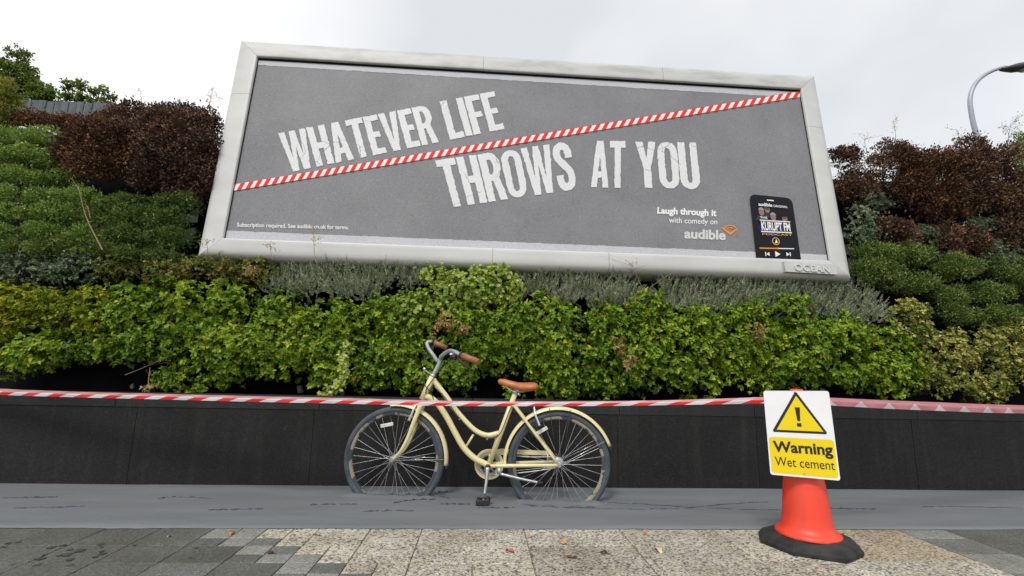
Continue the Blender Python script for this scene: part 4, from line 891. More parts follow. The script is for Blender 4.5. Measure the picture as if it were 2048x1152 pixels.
def tape_span(name, px, ys, hs, back, n, u0=0.0, m='tape', pitch=.20):
    """px: centre line in the photograph; ys: distance of each point; hs: height of the face; back: how far the folded upper half lies back"""
    P = smooth_path([np.append(ony(x, y, Y), 0) for (x, y), Y in zip(px, ys)], n); k = len(P); H_ = np.interp(np.linspace(0, 1, k), np.linspace(0, 1, len(hs)), hs); B_ = np.interp(np.linspace(0, 1, k), np.linspace(0, 1, len(back)), back)
    rows = 7; v = []; uv = []; s = u0
    for i, p in enumerate(P):
        if i: s += np.linalg.norm(P[i][:3] - P[i - 1][:3])
        wob = .006 * math.sin(i * .9) + .004 * math.sin(i * 2.3)
        for r_ in range(rows):
            t = r_ / (rows - 1); z = (t - .5) * H_[i]
            if t > .5: y = B_[i] * ((t - .5) * 2) + wob * t; z = (.0 + (t - .5) * .55) * H_[i]
            else: y = wob * t
            v.append((p[0] - tb0[0], p[1] + y - tb0[1], p[2] + z - tb0[2])); uv.append((s / pitch, t))
    f = [(i * rows + r_, (i + 1) * rows + r_, (i + 1) * rows + r_ + 1, i * rows + r_ + 1) for i in range(k - 1) for r_ in range(rows - 1)]
    me = mesh(name, v, f, True); ul = me.uv_layers.new(name='UVMap')
    for lp in me.loops: ul.data[lp.index].uv = uv[lp.vertex_index]
    link(name, me, M[m], tape)
tape_span('tape_span', [(-60, 778), (0, 783), (140, 788), (300, 792), (500, 797), (700, 801), (860, 805), (1024, 806.5), (1200, 806), (1350, 804), (1540, 799)], [3.50, 3.46, 3.36, 3.28, 3.16, 3.05, 2.95, 2.87, 2.77, 2.68, 2.56], [.044, .044, .040, .040, .040, .040, .038, .034, .034, .033, .040], [.07, .07, .07, .065, .06, .05, .03, .01, .01, .03, .04], 10)
tape_span('tape_span', [(1640, 800), (1700, 803), (1780, 807), (1880, 811), (1980, 815), (2060, 817), (2200, 822), (3000, 850)], [2.52, 2.56, 2.64, 2.76, 2.88, 3.0, 3.2, 3.55], [.052, .055, .060, .064, .066, .066, .066, .066], [.03] * 8, 10, .05, 'tape_wide', .225)
b = MB(); b.lathe([(.049, -.026), (.052, -.024), (.054, .0), (.050, .026)], np.array([CXY[0], CXY[1], .695]) - tb0, 'z', 24); b.build('tape_knot', M['tape'], tape)
# ================================================================== PLANTS
YB = 4.02                                   # plane of the planting at z = 0, leaning back with the bank
LEAF4 = (np.array([(0, 0, 0), (.45, .5, .10), (1, 0, -.06), (.45, -.5, .10)]), [(0, 1, 2), (0, 2, 3)])
LEAF6 = (np.array([(0, 0, 0), (.30, .42, .10), (.66, .46, .06), (1, 0, -.10), (.66, -.46, .06), (.30, -.42, .10), (.5, 0, -.02)]),
         [(0, 6, 1), (1, 6, 2), (2, 6, 3), (3, 6, 4), (4, 6, 5), (5, 6, 0)])
LEAF5 = (np.array([(0, 0, 0), (.30, .44, .09), (.68, .44, .05), (1, 0, -.10), (.68, -.44, .05), (.30, -.44, .09)]), [(0, 1, 2), (0, 2, 3), (0, 3, 4), (0, 4, 5)])
NEEDLE = (np.array([(0, .0, 0), (.5, .5, 0), (1, 0, 0), (.5, -.5, .0)]), [(0, 1, 2), (0, 2, 3)])
IVYL = (np.array([(0, 0, 0), (.05, .42, .05), (.38, .30, .02), (.50, .58, .06), (.62, .24, .02), (1, 0, -.05), (.62, -.24, .02), (.50, -.58, .06), (.38, -.30, .02), (.05, -.42, .05), (.4, 0, -.03)]),
        [(0, 10, 1), (1, 10, 2), (2, 10, 3), (3, 10, 4), (4, 10, 5), (5, 10, 6), (6, 10, 7), (7, 10, 8), (8, 10, 9), (9, 10, 0)])
def unit(a): return a / (np.linalg.norm(a, axis=-1, keepdims=True) + 1e-9)
def leaf_mesh(name, pos, tip, nrm, length, width, tint, tpl, m):
    tv, tf = tpl; N = len(pos); k = len(tv); tf = np.array(tf)
    tip = unit(tip); side = unit(np.cross(nrm, tip)); up = np.cross(tip, side)
    ln = length[:, None, None]; wd = width[:, None, None]
    V = pos[:, None, :] + ln * tv[None, :, :1] * tip[:, None, :] + wd * tv[None, :, 1:2] * side[:, None, :] + ln * tv[None, :, 2:3] * up[:, None, :]
    V = V.reshape(-1, 3); Fc = (tf[None] + (np.arange(N) * k)[:, None, None]).reshape(-1, 3)
    me = bpy.data.meshes.new(name); me.vertices.add(len(V)); me.vertices.foreach_set('co', V.astype(np.float32).ravel())
    me.loops.add(Fc.size); me.loops.foreach_set('vertex_index', Fc.astype(np.int32).ravel())
    me.polygons.add(len(Fc)); me.polygons.foreach_set('loop_start', (np.arange(len(Fc)) * 3).astype(np.int32))
    me.update(calc_edges=True)
    at = me.attributes.new('tint', 'FLOAT', 'FACE'); at.data.foreach_set('value', np.repeat(np.clip(tint, 0, 1), len(tf)).astype(np.float32))
    me.materials.append(m); return me
def blob(n, r, radii, rl, shell=0.40, back=0.5, fill=3.0, p=2.6, stray=.10):
    """points on the outside of a body made of many round lobes, with outward normals and a value per lobe"""
    rl = min(rl, radii[0] * .6, radii[2] * .75); inner = np.maximum(radii - rl * .75, radii * .18)
    K = max(5, int(fill * inner[0] * inner[2] / rl ** 2 * 1.6) + 4)
    d = unit(r.normal(size=(K * 4, 3))); d = d[d[:, 1] < .35][:K]; K = len(d); q = (np.abs(d) ** p).sum(1) ** (-1.0 / p)
    C = d * (q * r.uniform(.35, 1.0, K) ** .5)[:, None] * inner; rad_k = rl * r.uniform(.55, 1.3, K); val = r.normal(0, 1, K)
    k = r.choice(K, n, p=rad_k ** 2 / (rad_k ** 2).sum()); d2 = unit(r.normal(size=(n, 3)) + np.array([0, -.35, .15]))
    ok = d2[:, 1] < back; k, d2 = k[ok], d2[ok]
    fac = 1 - shell * r.random(len(k)) ** 1.7; fac = np.where(r.random(len(k)) < stray, r.uniform(1.0, 1.35, len(k)), fac)
    P = C[k] + d2 * (rad_k[k] * fac)[:, None] * np.array([1.12, 1, .9])
    nn = unit(d2 + .35 * unit(C[k] / radii)); return P, nn, val[k]
def stems(r, radii, n, base, parent, m='stem', name='stem'):
    b = MB()
    for k in range(n):
        e = np.array([r.uniform(-.7, .7) * radii[0], r.uniform(-.6, .2) * radii[1], r.uniform(-.2, .8) * radii[2]]); s = np.array([e[0] * .2, radii[1] * .9, -radii[2] * .7])
        mid = (s + e) / 2 + r.normal(0, .12, 3) * radii; b.tube(smooth_path([s, mid, e], 3), list(np.linspace(.007, .0025, 7)), 5, False)
    return b.build(name, M[m], parent, base)
PCOUNT = [0]
def plant(name, label, cat, px, py, rx, ry, kind, group=None, off=0.0, n=1.0, deep=0.8, mat_=None, tb=0.0, leaf=1.0):
    """one plant: centre and half size in pixels of the photograph, set on the leaning bank"""
    PCOUNT[0] += 1; r = np.random.default_rng(1000 + PCOUNT[0] * 17)
    c = onlean(px, py, YB + off); s = depth(c) / F; R3 = np.array([rx * s, max(.06, min(.30, deep * .5 * (rx + ry) * s * .6)), ry * s])
    base = c - np.array([0, 0, R3[2]]); o = thing(name, label, cat, base, 0, group); cc = np.array([0, 0, R3[2]])
    area = math.pi * R3[0] * R3[2]
    if kind in ('choisya', 'yellow', 'olive', 'ivy', 'variegated', 'greygreen', 'dead'):
        ll, ww, dens, per, tpl = dict(choisya=(.039, .50, 2000, 8, LEAF5), yellow=(.037, .52, 1900, 8, LEAF5), olive=(.026, .5, 2600, 8, LEAF4), ivy=(.031, .95, 2600, 5, IVYL), variegated=(.029, .60, 2500, 7, LEAF4), greygreen=(.026, .45, 2800, 8, LEAF4), dead=(.05, .4, 500, 6, LEAF6))[kind]
        ll *= leaf; m = int(area * dens * n / leaf ** 2) + 6; P, Nn, bm = blob(m, r, R3, dict(choisya=.135, yellow=.13, olive=.085, ivy=.10, variegated=.075, greygreen=.08, dead=.07)[kind]); m = len(P)
        ax = unit(Nn + r.normal(0, .38, (m, 3)) + np.array([0, -.15, .42])); t1 = unit(np.cross(ax, r.normal(size=(m, 3)))); t2 = np.cross(ax, t1)
        g_ = np.repeat(np.arange(m), per); ph = (np.tile(np.arange(per), m) * 2.399 + np.repeat(r.uniform(0, 6.28, m), per)) + r.normal(0, .3, m * per); th = r.uniform(.55, 1.45, m * per)
        if kind == 'dead': th = th + .6
        pp = t1[g_] * np.cos(ph)[:, None] + t2[g_] * np.sin(ph)[:, None]; tip = ax[g_] * np.cos(th)[:, None] + pp * np.sin(th)[:, None] + np.array([0, 0, -.18]); nm = ax[g_] * np.sin(th)[:, None] - pp * np.cos(th)[:, None] + r.normal(0, .25, (m * per, 3))
        pos = cc + P[g_] + ax[g_] * r.uniform(-.012, .012, (m * per, 1)); ln = ll * r.uniform(.65, 1.2, m * per); clump = np.clip(r.normal(0, .11, m) + .10 * bm, -.32, .32)
        tint = .42 + tb + clump[g_] + r.normal(0, .16, m * per)
        if kind == 'choisya':
            odd = r.random(m * per); tint = np.clip(tint, 0, .94); tint = np.where(odd < .012, r.uniform(.96, 1, m * per), tint)
        me = leaf_mesh(name, pos, tip, nm, ln, ln * ww, tint, tpl, L[mat_ or kind])
    elif kind in ('hebe', 'copper', 'conifer'):
        ll, ww, dens = dict(hebe=(.024, .42, 42000), copper=(.026, .58, 38000), conifer=(.04, .3, 20000))[kind]; ll *= leaf; m = int(area * dens * n / leaf ** 2) + 20
        P, Nn, bm = blob(m, r, R3, dict(hebe=.060, copper=.115, conifer=.08)[kind], .30 if kind == 'hebe' else .42, fill=2.8 if kind == 'hebe' else 2.9); m = len(P)
        cell = np.floor((P + 5) / (.03 if kind == 'hebe' else .06)); hsh = np.sin(cell @ np.array([12.99, 78.23, 37.7])) * 43758.5453; hsh = hsh - np.floor(hsh)
        P = P + Nn * ((hsh - .5) * (.016 if kind == 'hebe' else .05))[:, None]
        tip = Nn * .8 + r.normal(0, .55, (m, 3)) + np.array([0, -.2, .35]); nm = Nn + r.normal(0, .6, (m, 3)) + np.array([0, 0, .5]); ln = ll * r.uniform(.6, 1.25, m)
        tint = .45 + tb + (hsh - .5) * .30 + (.08 if kind == 'hebe' else .13) * bm + r.normal(0, .15, m)
        me = leaf_mesh(name, cc + P, tip, nm, ln, ln * ww, tint, LEAF4, L[mat_ or kind])
    elif kind == 'lavender':
        ns = int(area * 1350 * n) + 24; d = unit(r.normal(size=(ns, 3)) * np.array([1, .8, .5]) + np.array([0, -.35, .55])); root = np.array([0, R3[1] * .6, -R3[2] * .95]) + r.normal(0, .12, (ns, 3)) * R3 * np.array([3.2, 1, 1])
        P0 = root + d * R3 * r.uniform(.35, 1.15, (ns, 1)) * np.array([.75, 1.1, 1.5]); gro = unit(d * np.array([.75, .7, .3]) + np.array([0, -.10, .75]) + r.normal(0, .10, (ns, 3))); k = 34; lenS = r.uniform(.05, .12, ns)
        g_ = np.repeat(np.arange(ns), k); t = np.tile(np.linspace(0, 1, k), ns); pos = cc + P0[g_] + gro[g_] * (t * lenS[g_])[:, None]
        sd2 = unit(np.cross(gro[g_], r.normal(size=(ns * k, 3)))); tip = gro[g_] * .7 + sd2 * (.95 - .6 * t)[:, None]; ln = r.uniform(.016, .027, ns * k) * (1.1 - .6 * t)
        tint = .36 + tb + .22 * t + np.repeat(r.normal(0, .15, ns), k) + r.normal(0, .1, ns * k)
        me = leaf_mesh(name, pos, tip, sd2 + gro[g_] * .3 + np.array([0, -.5, .3]), ln, ln * .36, tint, NEEDLE, L['lavender'])
    tag(link('foliage', me, None, o), kind='stuff')
    stems(r, R3, 5 if rx > 40 else 3, cc, o)
    return o

def ordn(k): return ['first', 'second', 'third', 'fourth', 'fifth', 'sixth', 'seventh', 'eighth', 'ninth', 'tenth', 'eleventh', 'twelfth'][k]
# ---- hedge of glossy green shrubs behind the wall
HV = (.0, .06, -.05, .03, -.02, .08, -.06)
HG = 'leafy shrubs of the hedge behind the low wall'
for (px, py, rx, ry, kind, tb, lab) in [
    (28, 630, 85, 62, 'yellow', -.06, 'yellow green shrub at the left end of the hedge, above the tape'),
    (45, 712, 78, 45, 'choisya', .06, 'low bright green shrub overhanging the wall at the left picture edge'),
    (165, 622, 78, 55, 'yellow', -.10, 'yellow green shrub above the bare black gap in the hedge'),
    (190, 696, 62, 34, 'choisya', -.16, 'small dark green sprig hanging into the bare black gap of the hedge'),
    (268, 625, 66, 58, 'choisya', .0, 'olive tinged leafy shrub between the yellow shrubs and the full green hedge'),
    (300, 696, 60, 40, 'choisya', -.22, 'dark sparse low shrub with bare twigs beside the black gap'),
    (362, 620, 66, 66, 'choisya', .06, 'bright green shrub under the lower left corner of the billboard'),
    (340, 760, 36, 22, 'choisya', -.02, 'small green tuft growing low beside the bare stub above the wall'),
    (445, 670, 72, 105, 'choisya', .04, 'tall green shrub below the small print line of the billboard'),
    (545, 675, 72, 105, 'choisya', .03, 'tall green shrub below the first lavender tufts, two shrubs ahead of the bicycle'),
    (645, 690, 74, 100, 'choisya', .05, 'green shrub just left of the trailing ivy strand'),
    (742, 685, 72, 102, 'choisya', .04, 'green shrub straight above the bicycle front wheel'),
    (835, 690, 66, 92, 'choisya', .02, 'green shrub just ahead of the bicycle handlebar'),
    (925, 690, 66, 88, 'choisya', .03, 'green shrub between the handlebar and the saddle'),
    (1015, 665, 68, 84, 'choisya', .05, 'green shrub above the tan saddle, below the ivy patch'),
    (1105, 690, 70, 102, 'choisya', .04, 'green shrub straight above the bicycle rear wheel'),
    (1200, 700, 66, 92, 'choisya', .0, 'green shrub with brown withered leaves just behind the rear mudguard'),
    (1290, 690, 66, 100, 'choisya', .01, 'green shrub halfway between the rear wheel and the warning sign'),
    (1385, 695, 72, 100, 'choisya', .06, 'green shrub below the comedy line of the billboard'),
    (1480, 695, 72, 98, 'choisya', .05, 'green shrub just left of the warning sign'),
    (1578, 695, 72, 98, 'choisya', .05, 'green shrub rising straight behind the warning sign'),
    (1672, 705, 72, 92, 'choisya', .02, 'green shrub just right of the warning sign'),
    (1762, 720, 70, 78, 'choisya', -.02, 'last green shrub of the hedge beside the cream variegated shrubs'),
]:
    plant('leafy_shrub', lab, 'shrub', px, py, rx * 1.04, ry * 1.04, kind, HG, tb=tb + .05 + HV[PCOUNT[0] % 7], leaf=(1.0, 1.1, .92, 1.05, .95)[PCOUNT[0] % 5])
plant('leaf_sprig', 'small green sprig hanging just below the front of the saddle', 'sprig', 1021, 784, 10, 18, 'choisya', off=-.2, n=1.1, tb=.1)
plant('leaf_sprig', 'small green sprig on the planter edge behind the rear wheel', 'sprig', 1140, 782, 14, 12, 'choisya', off=-.16, n=1.0)
plant('leaf_sprig', 'single small sprig on the planter edge above the left wall panels', 'sprig', 393, 780, 10, 8, 'choisya', off=-.2, n=1.0)
# ---- ivy
plant('ivy', 'pale green ivy patch under the middle of the billboard', 'ivy', 945, 572, 118, 44, 'ivy', off=-.06, n=1.2, deep=.5, tb=.1)
plant('ivy', 'pale ivy hanging among the hedge leaves left of the main ivy patch', 'ivy', 850, 615, 80, 38, 'ivy', off=-.13, n=.8, deep=.4, tb=-.05)
tr = thing('trailing_ivy', 'thin cream edged ivy strand trailing down onto the wall', 'ivy', onlean(690, 790, YB - .26)); r = np.random.default_rng(5); tb_ = np.array(tr.location)
pth = smooth_path([onlean(x, y, YB - .26) - tb_ for x, y in [(692, 690), (688, 720), (690, 745), (678, 765), (665, 778), (640, 792)]], 6)
b = MB(); b.tube(pth, .004, 5, False); b.build('stem', M['stem'], tr); k = 260; ix = r.integers(0, len(pth), k); pos = np.array(pth)[ix] + r.normal(0, .020, (k, 3)); nm = unit(r.normal(0, .5, (k, 3)) + np.array([0, -.8, .5]))
tag(link('foliage', leaf_mesh('ivy', pos, r.normal(0, .6, (k, 3)) + np.array([0, -.2, -.5]), nm, r.uniform(.022, .038, k), r.uniform(.022, .034, k), r.normal(.68, .16, k), IVYL, L['ivy']), None, tr), kind='stuff')
# ---- lavender tufts under the billboard
for row, (lst, where) in enumerate([([(590, 540, 34, 26), (638, 536, 36, 28), (688, 538, 34, 28), (738, 540, 34, 28), (786, 541, 34, 28), (824, 540, 26, 26)], 'upper row left of the ivy patch'),
                                    ([(566, 563, 34, 20), (624, 566, 36, 22), (690, 568, 34, 24), (728, 570, 30, 24)], 'lower row left of the ivy patch'),
                                    ([(1082, 557, 34, 30), (1140, 560, 30, 28), (1185, 559, 34, 32), (1236, 561, 34, 32)], 'row just right of the ivy patch'),
                                    ([(1128, 588, 30, 18), (1212, 592, 26, 20), (1258, 594, 30, 22)], 'lower row just right of the ivy patch'),
                                    ([(1348, 573, 36, 28), (1402, 573, 36, 28), (1456, 573, 36, 28), (1510, 574, 36, 28), (1564, 576, 36, 28), (1614, 579, 34, 26), (1664, 584, 38, 26), (1722, 588, 38, 26)], 'long row at the billboard right corner'),
                                    ([(1370, 598, 32, 22), (1432, 604, 30, 22), (1508, 598, 32, 22), (1580, 602, 36, 24), (1640, 608, 36, 24), (1690, 622, 34, 24), (1742, 616, 32, 24)], 'lower long row near the billboard right corner')]):
    for k, (px, py, rx, ry) in enumerate(lst):
        plant('lavender', 'lavender tuft, %s from left in the %s' % (ordn(k), where), 'lavender', px, py, rx, ry, 'lavender', 'lavender tufts under the billboard', off=-.02 if row % 2 == 0 else -.10, tb=.03 if row in (0, 2) else 0.0, n=1.05)
# ---- cushions of fine leaves in tiers beside the billboard
for k, (py, xs_, m) in enumerate([(288, (35, 98), 'hebe'), (326, (22, 92), 'hebe'), (363, (45, 125), 'hebe'), (402, (30, 112, 190, 268, 352), 'hebe'), (434, (55, 135, 212, 280, 345), 'hebe'), (470, (28, 108, 180, 250, 325), 'hebe'), (503, (40, 125, 200, 270, 340), 'hebe_dark')]):
    for j, px in enumerate(xs_):
        dk = px > 200
        plant('green_cushion', 'fine leaved %s cushion, %s from left in %s tier left of billboard' % ('dark green' if dk else 'mid green', ordn(j), ordn(k)), 'shrub', px + float(rng.normal(0, 7)), py + (0.02 * px if px > 200 else 0) + float(rng.normal(0, 3)), 54 * float(rng.uniform(.85, 1.2)), 22 * float(rng.uniform(.85, 1.2)), 'hebe', 'green cushions in tiers left of the billboard', off=.02, tb=-.06 if dk else .05, mat_='hebe_dark' if dk else m, deep=1.8)
for k, (py, xs_) in enumerate([(508, (1742, 1822)), (540, (1738, 1905, 1995)), (566, (1768, 1832, 2042)), (590, (1885, 1960)), (630, (1900, 1975, 2045))]):
    for j, px in enumerate(xs_):
        plant('green_cushion', 'fine leaved dark green cushion, %s from left in %s tier right of billboard' % (ordn(j), ordn(k)), 'shrub', px + float(rng.normal(0, 6)), py + float(rng.normal(0, 3)), 48 * float(rng.uniform(.85, 1.2)), 24 * float(rng.uniform(.85, 1.2)), 'hebe', 'green cushions in tiers right of the billboard', off=.04, mat_='hebe_dark', deep=1.8, tb=.06)
# ---- brown and copper shrubs along the top
CG = 'brown leaved shrubs along the top of the bank'
for (px, py, rx, ry, m, off, tb, lab) in [
    (335, 300, 98, 84, 'copper', -.02, 0, 'largest dark copper shrub, beside the upper left of the billboard'),
    (205, 305, 76, 66, 'rust', -.02, -.1, 'reddish brown shrub overhanging the green cushions'),
    (105, 256, 76, 26, 'rust', .40, .05, 'reddish brown shrub in front of the board fence'),
    (225, 250, 58, 28, 'rust', .35, -.02, 'brown shrub at the right end of the board fence'),
    (300, 232, 52, 24, 'copper', .35, 0, 'dark copper crest with small rosettes against the sky left of the billboard'),
    (405, 262, 46, 42, 'copper', .18, -.08, 'dark copper shrub touching the billboard frame at the upper left'),
    (330, 275, 96, 56, 'copper', .22, -.04, 'dark copper shrub filling in behind the largest one'),
    (350, 365, 74, 34, 'copper', .0, -.02, 'low dark copper shrub over the green cushions beside the billboard'),
    (1795, 340, 72, 50, 'copper', .05, .10, 'copper shrub with a reddish crest to the right of the billboard'),
    (1872, 372, 88, 68, 'rust', .02, -.12, 'broad brown shrub between the two copper crests on the right'),
    (1955, 352, 84, 76, 'copper', -.02, .06, 'large dark copper shrub below the street lamp'),
    (1683, 314, 34, 22, 'copper', .30, .05, 'small copper shrub touching the right side of the billboard'),
    (2035, 420, 40, 56, 'copper', .02, -.02, 'dark copper shrub at the right picture edge'),
    (1790, 468, 50, 38, 'copper', .04, .06, 'low brown patch of small leaves right of the pale grey green shrub'),
    (1915, 485, 60, 36, 'copper', .04, .14, 'rusty brown low shrub among grey green leaves right of billboard'),
    (2025, 470, 44, 36, 'copper', .04, .12, 'rusty low shrub at the right picture edge under the copper shrub'),
    (1705, 375, 40, 40, 'copper', .12, .0, 'dry brown tangle of leaves beside the billboard right side'),
]:
    plant('brown_shrub', lab, 'shrub', px, py, rx * 1.10, ry * 1.08, 'copper', CG, off=off, mat_=m, tb=tb, n=1.0)
# ---- grey green and mixed small leaved shrubs
for (px, py, rx, ry, kind, off, tb, lab) in [
    (60, 540, 74, 34, 'greygreen', .0, .0, 'grey green small leaved shrub left of the billboard, at the picture edge'),
    (150, 540, 60, 34, 'greygreen', .0, .04, 'grey green small leaved shrub below the leaning dry stalk'),
    (235, 540, 56, 34, 'olive', .0, -.06, 'dull olive shrub between the grey green shrubs and the billboard corner'),
    (325, 545, 60, 32, 'olive', -.02, .02, 'olive shrub just below the billboard lower left corner'),
    (430, 535, 64, 30, 'olive', -.05, .12, 'straggly olive and brown shrub under the billboard lower left frame'),
    (510, 548, 52, 34, 'olive', -.05, .10, 'rusty olive shrub just left of the first lavender tuft'),
    (1726, 455, 36, 44, 'greygreen', -.02, .12, 'pale grey green shrub beside the billboard lower right'),
    (1742, 405, 34, 28, 'greygreen', .06, -.18, 'dull grey green shrub above the pale one right of the billboard'),
    (1842, 468, 42, 28, 'greygreen', .04, -.12, 'grey green shrub under the broad brown shrub on the right'),
    (1990, 508, 52, 30, 'greygreen', .02, -.06, 'grey green shrub above the right tiers of green cushions'),
    (1960, 450, 46, 24, 'greygreen', .06, -.2, 'dark grey green sprays below the large copper shrub'),
    (1815, 632, 50, 42, 'variegated', -.08, .0, 'cream variegated shrub at the end of the lavender row'),
    (1900, 700, 60, 42, 'variegated', -.02, .02, 'cream variegated shrub right of the hedge, uppermost of the lower four'),
    (2000, 690, 62, 44, 'variegated', .0, .05, 'cream variegated shrub at the right picture edge, level with the hedge'),
    (1860, 765, 52, 36, 'variegated', -.06, -.02, 'cream variegated shrub hanging over the tape right of the sign'),
    (1965, 770, 66, 36, 'variegated', -.04, .0, 'low cream variegated shrub over the tape at the right picture edge'),
    (1835, 700, 36, 60, 'variegated', -.04, -.12, 'dull yellow green shrub between the hedge and the cream shrubs'),
]:
    plant('small_leaved_shrub', lab, 'shrub', px, py, rx, ry, kind, 'small leaved shrubs of the planted bank', off=off, tb=tb)
for (px, py, rx, ry, lab) in [(890, 645, 26, 26, 'cluster of withered brown leaves above the handlebar'), (928, 660, 14, 18, 'small hanging bunch of dead leaves right of the handlebar'), (1238, 692, 12, 20, 'pale dead leaf bunch in the dark hole of the hedge'), (1258, 722, 20, 14, 'dry brown twiggy bunch under the dark hole of the hedge'), (1510, 660, 18, 24, 'cluster of reddish dead leaves above left of the warning sign'), (300, 775, 10, 14, 'bare dry stub above the wall on the left'), (505, 540, 18, 12, 'pale dry leaves left of the lavender')]:
    plant('withered_leaves', lab, 'leaves', px, py, rx, ry, 'dead', 'withered leaf clusters in the hedge', off=-.27, n=.55, deep=.5, leaf=.8)
# ---- yellowish conifers at both picture edges
plant('conifer', 'yellow green conifer at the upper left picture edge', 'conifer', 4, 215, 34, 62, 'conifer', off=.25, n=1.2); plant('conifer', 'olive tan conifer at the upper right picture edge', 'conifer', 2062, 320, 38, 72, 'conifer', off=.3, n=1.3, tb=-.1)
# ---- dry stalks and weeds
def weed(label, px, py, top, n, m, off, sp=.12, leaves=0, seed=0, lm='dead', rad_=.0035):
    r = np.random.default_rng(seed + 300); p0 = onlean(px, py, YB + off); p1 = onlean(top[0], top[1], YB + off); o = thing('weed_stalk', label, 'weed', p0, 0, 'dry weed stalks on the bank'); d = p1 - p0; hl = np.linalg.norm(d); b = MB(); tips = []
    b.tube(smooth_path([d * 0, d * .5 + r.normal(0, .03, 3) * hl, d], 5), list(np.linspace(rad_, rad_ * .4, 11)), 5, False)
    for k in range(n):
        t = r.uniform(.35, .95); a = d * t; e = a + (d * .28 * r.uniform(.5, 1) + np.array([r.normal(0, sp), r.normal(0, sp * .5), 0]) * hl); b.tube([a, (a + e) / 2 + r.normal(0, .012, 3), e], [rad_ * .5, rad_ * .4, rad_ * .25], 4, False); tips += [e, (a + e) / 2, a * .3 + e * .7]
    b.build('stem', M[m], o)
    if leaves:
        T = np.array(tips); k = leaves; pos = T[r.integers(0, len(T), k)] + r.normal(0, .015, (k, 3)); tag(link('foliage', leaf_mesh('weed', pos, r.normal(size=(k, 3)), r.normal(size=(k, 3)), r.uniform(.012, .026, k), r.uniform(.006, .010, k), r.uniform(.1, .9, k), LEAF4, L[lm]), None, o), kind='stuff')
for a in [('thin bare weed against the sky above the copper crest', 290, 225, (280, 178), 7, 'dry', .3, .25, 12, 1), ('feathery weed against the sky beside the billboard upper left', 418, 225, (424, 184), 7, 'dry', .25, .18, 50, 2), ('wispy weed rising in front of the small print', 632, 525, (628, 460), 6, 'dry', -.22, .12, 40, 3),
          ('short weed in front of the billboard lower left frame', 545, 520, (540, 484), 5, 'dry', -.2, .2, 26, 4), ('tiny weed at the billboard lower left corner', 415, 510, (412, 480), 5, 'dry', -.2, .25, 30, 5), ('leaning yellow stalk among the green cushions', 205, 500, (156, 372), 2, 'dry', -.24, .05, 20, 6),
          ('thin weed against the sky right of the billboard', 1735, 310, (1728, 268), 7, 'dry', .3, .3, 16, 7), ('upright grassy weed above the right copper crest', 1790, 300, (1788, 240), 4, 'dry', .3, .05, 24, 8), ('drooping weed left of the street lamp', 1930, 290, (1912, 258), 4, 'dry', .3, .3, 18, 9),
          ('leafy weed against the sky right of the street lamp', 2010, 310, (2022, 245), 9, 'stem', .35, .25, 160, 10), ('orange twigs in the gap between the lavender rows', 1290, 590, (1262, 525), 7, 'dry', -.1, .35, 10, 11), ('dry twigs beside the black hole under the lavender', 1300, 575, (1345, 545), 4, 'dry', -.1, .2, 6, 12),
          ('bare twigs in the dark gap on the left', 250, 750, (330, 715), 8, 'dry', -.1, .3, 6, 13), ('dry stub standing on the planter edge', 298, 788, (300, 735), 1, 'dry', -.2, .1, 6, 14)]:
    lb, px, py, top, n, m, off, sp, lv, sd = a; weed(lb, px, py, top, n, m, off, sp, lv, sd, 'tree' if 'leafy' in lb else 'dead', .006 if 'yellow stalk' in lb or 'stub' in lb else .003)
# ---- the planting goes on past both picture edges
r = np.random.default_rng(77)
for nm, (xa, xb), lm_, z0, z1, cnt in (('undergrowth', (5.25, 9.5), 'hebe_dark', 1.5, 3.3, 46), ('undergrowth', (-9.5, -5.2), 'hebe', 1.5, 3.3, 46), ('undergrowth', (4.75, 9.5), 'variegated', .85, 1.5, 40), ('undergrowth', (-9.5, -4.7), 'choisya', .85, 1.55, 40)):
    PP, NN = [], []
    for k in range(cnt):
        c = np.array([r.uniform(xa, xb), 0, r.uniform(z0, z1)]); c[1] = YB + .08 + c[2] * TL_; P, Nn, bm = blob(700, r, np.array([.34, .2, .16]), .11); PP.append(P + c); NN.append(Nn)
    PP = np.concatenate(PP); NN = np.concatenate(NN); k = len(PP); ln = r.uniform(.025, .045, k)
    tag(link(nm, leaf_mesh(nm, PP, NN + r.normal(0, .6, (k, 3)), NN + r.normal(0, .6, (k, 3)) + np.array([0, 0, .5]), ln, ln * .5, np.clip(r.normal(.45, .17, k), 0, .94), LEAF4, L[lm_])), kind='stuff')
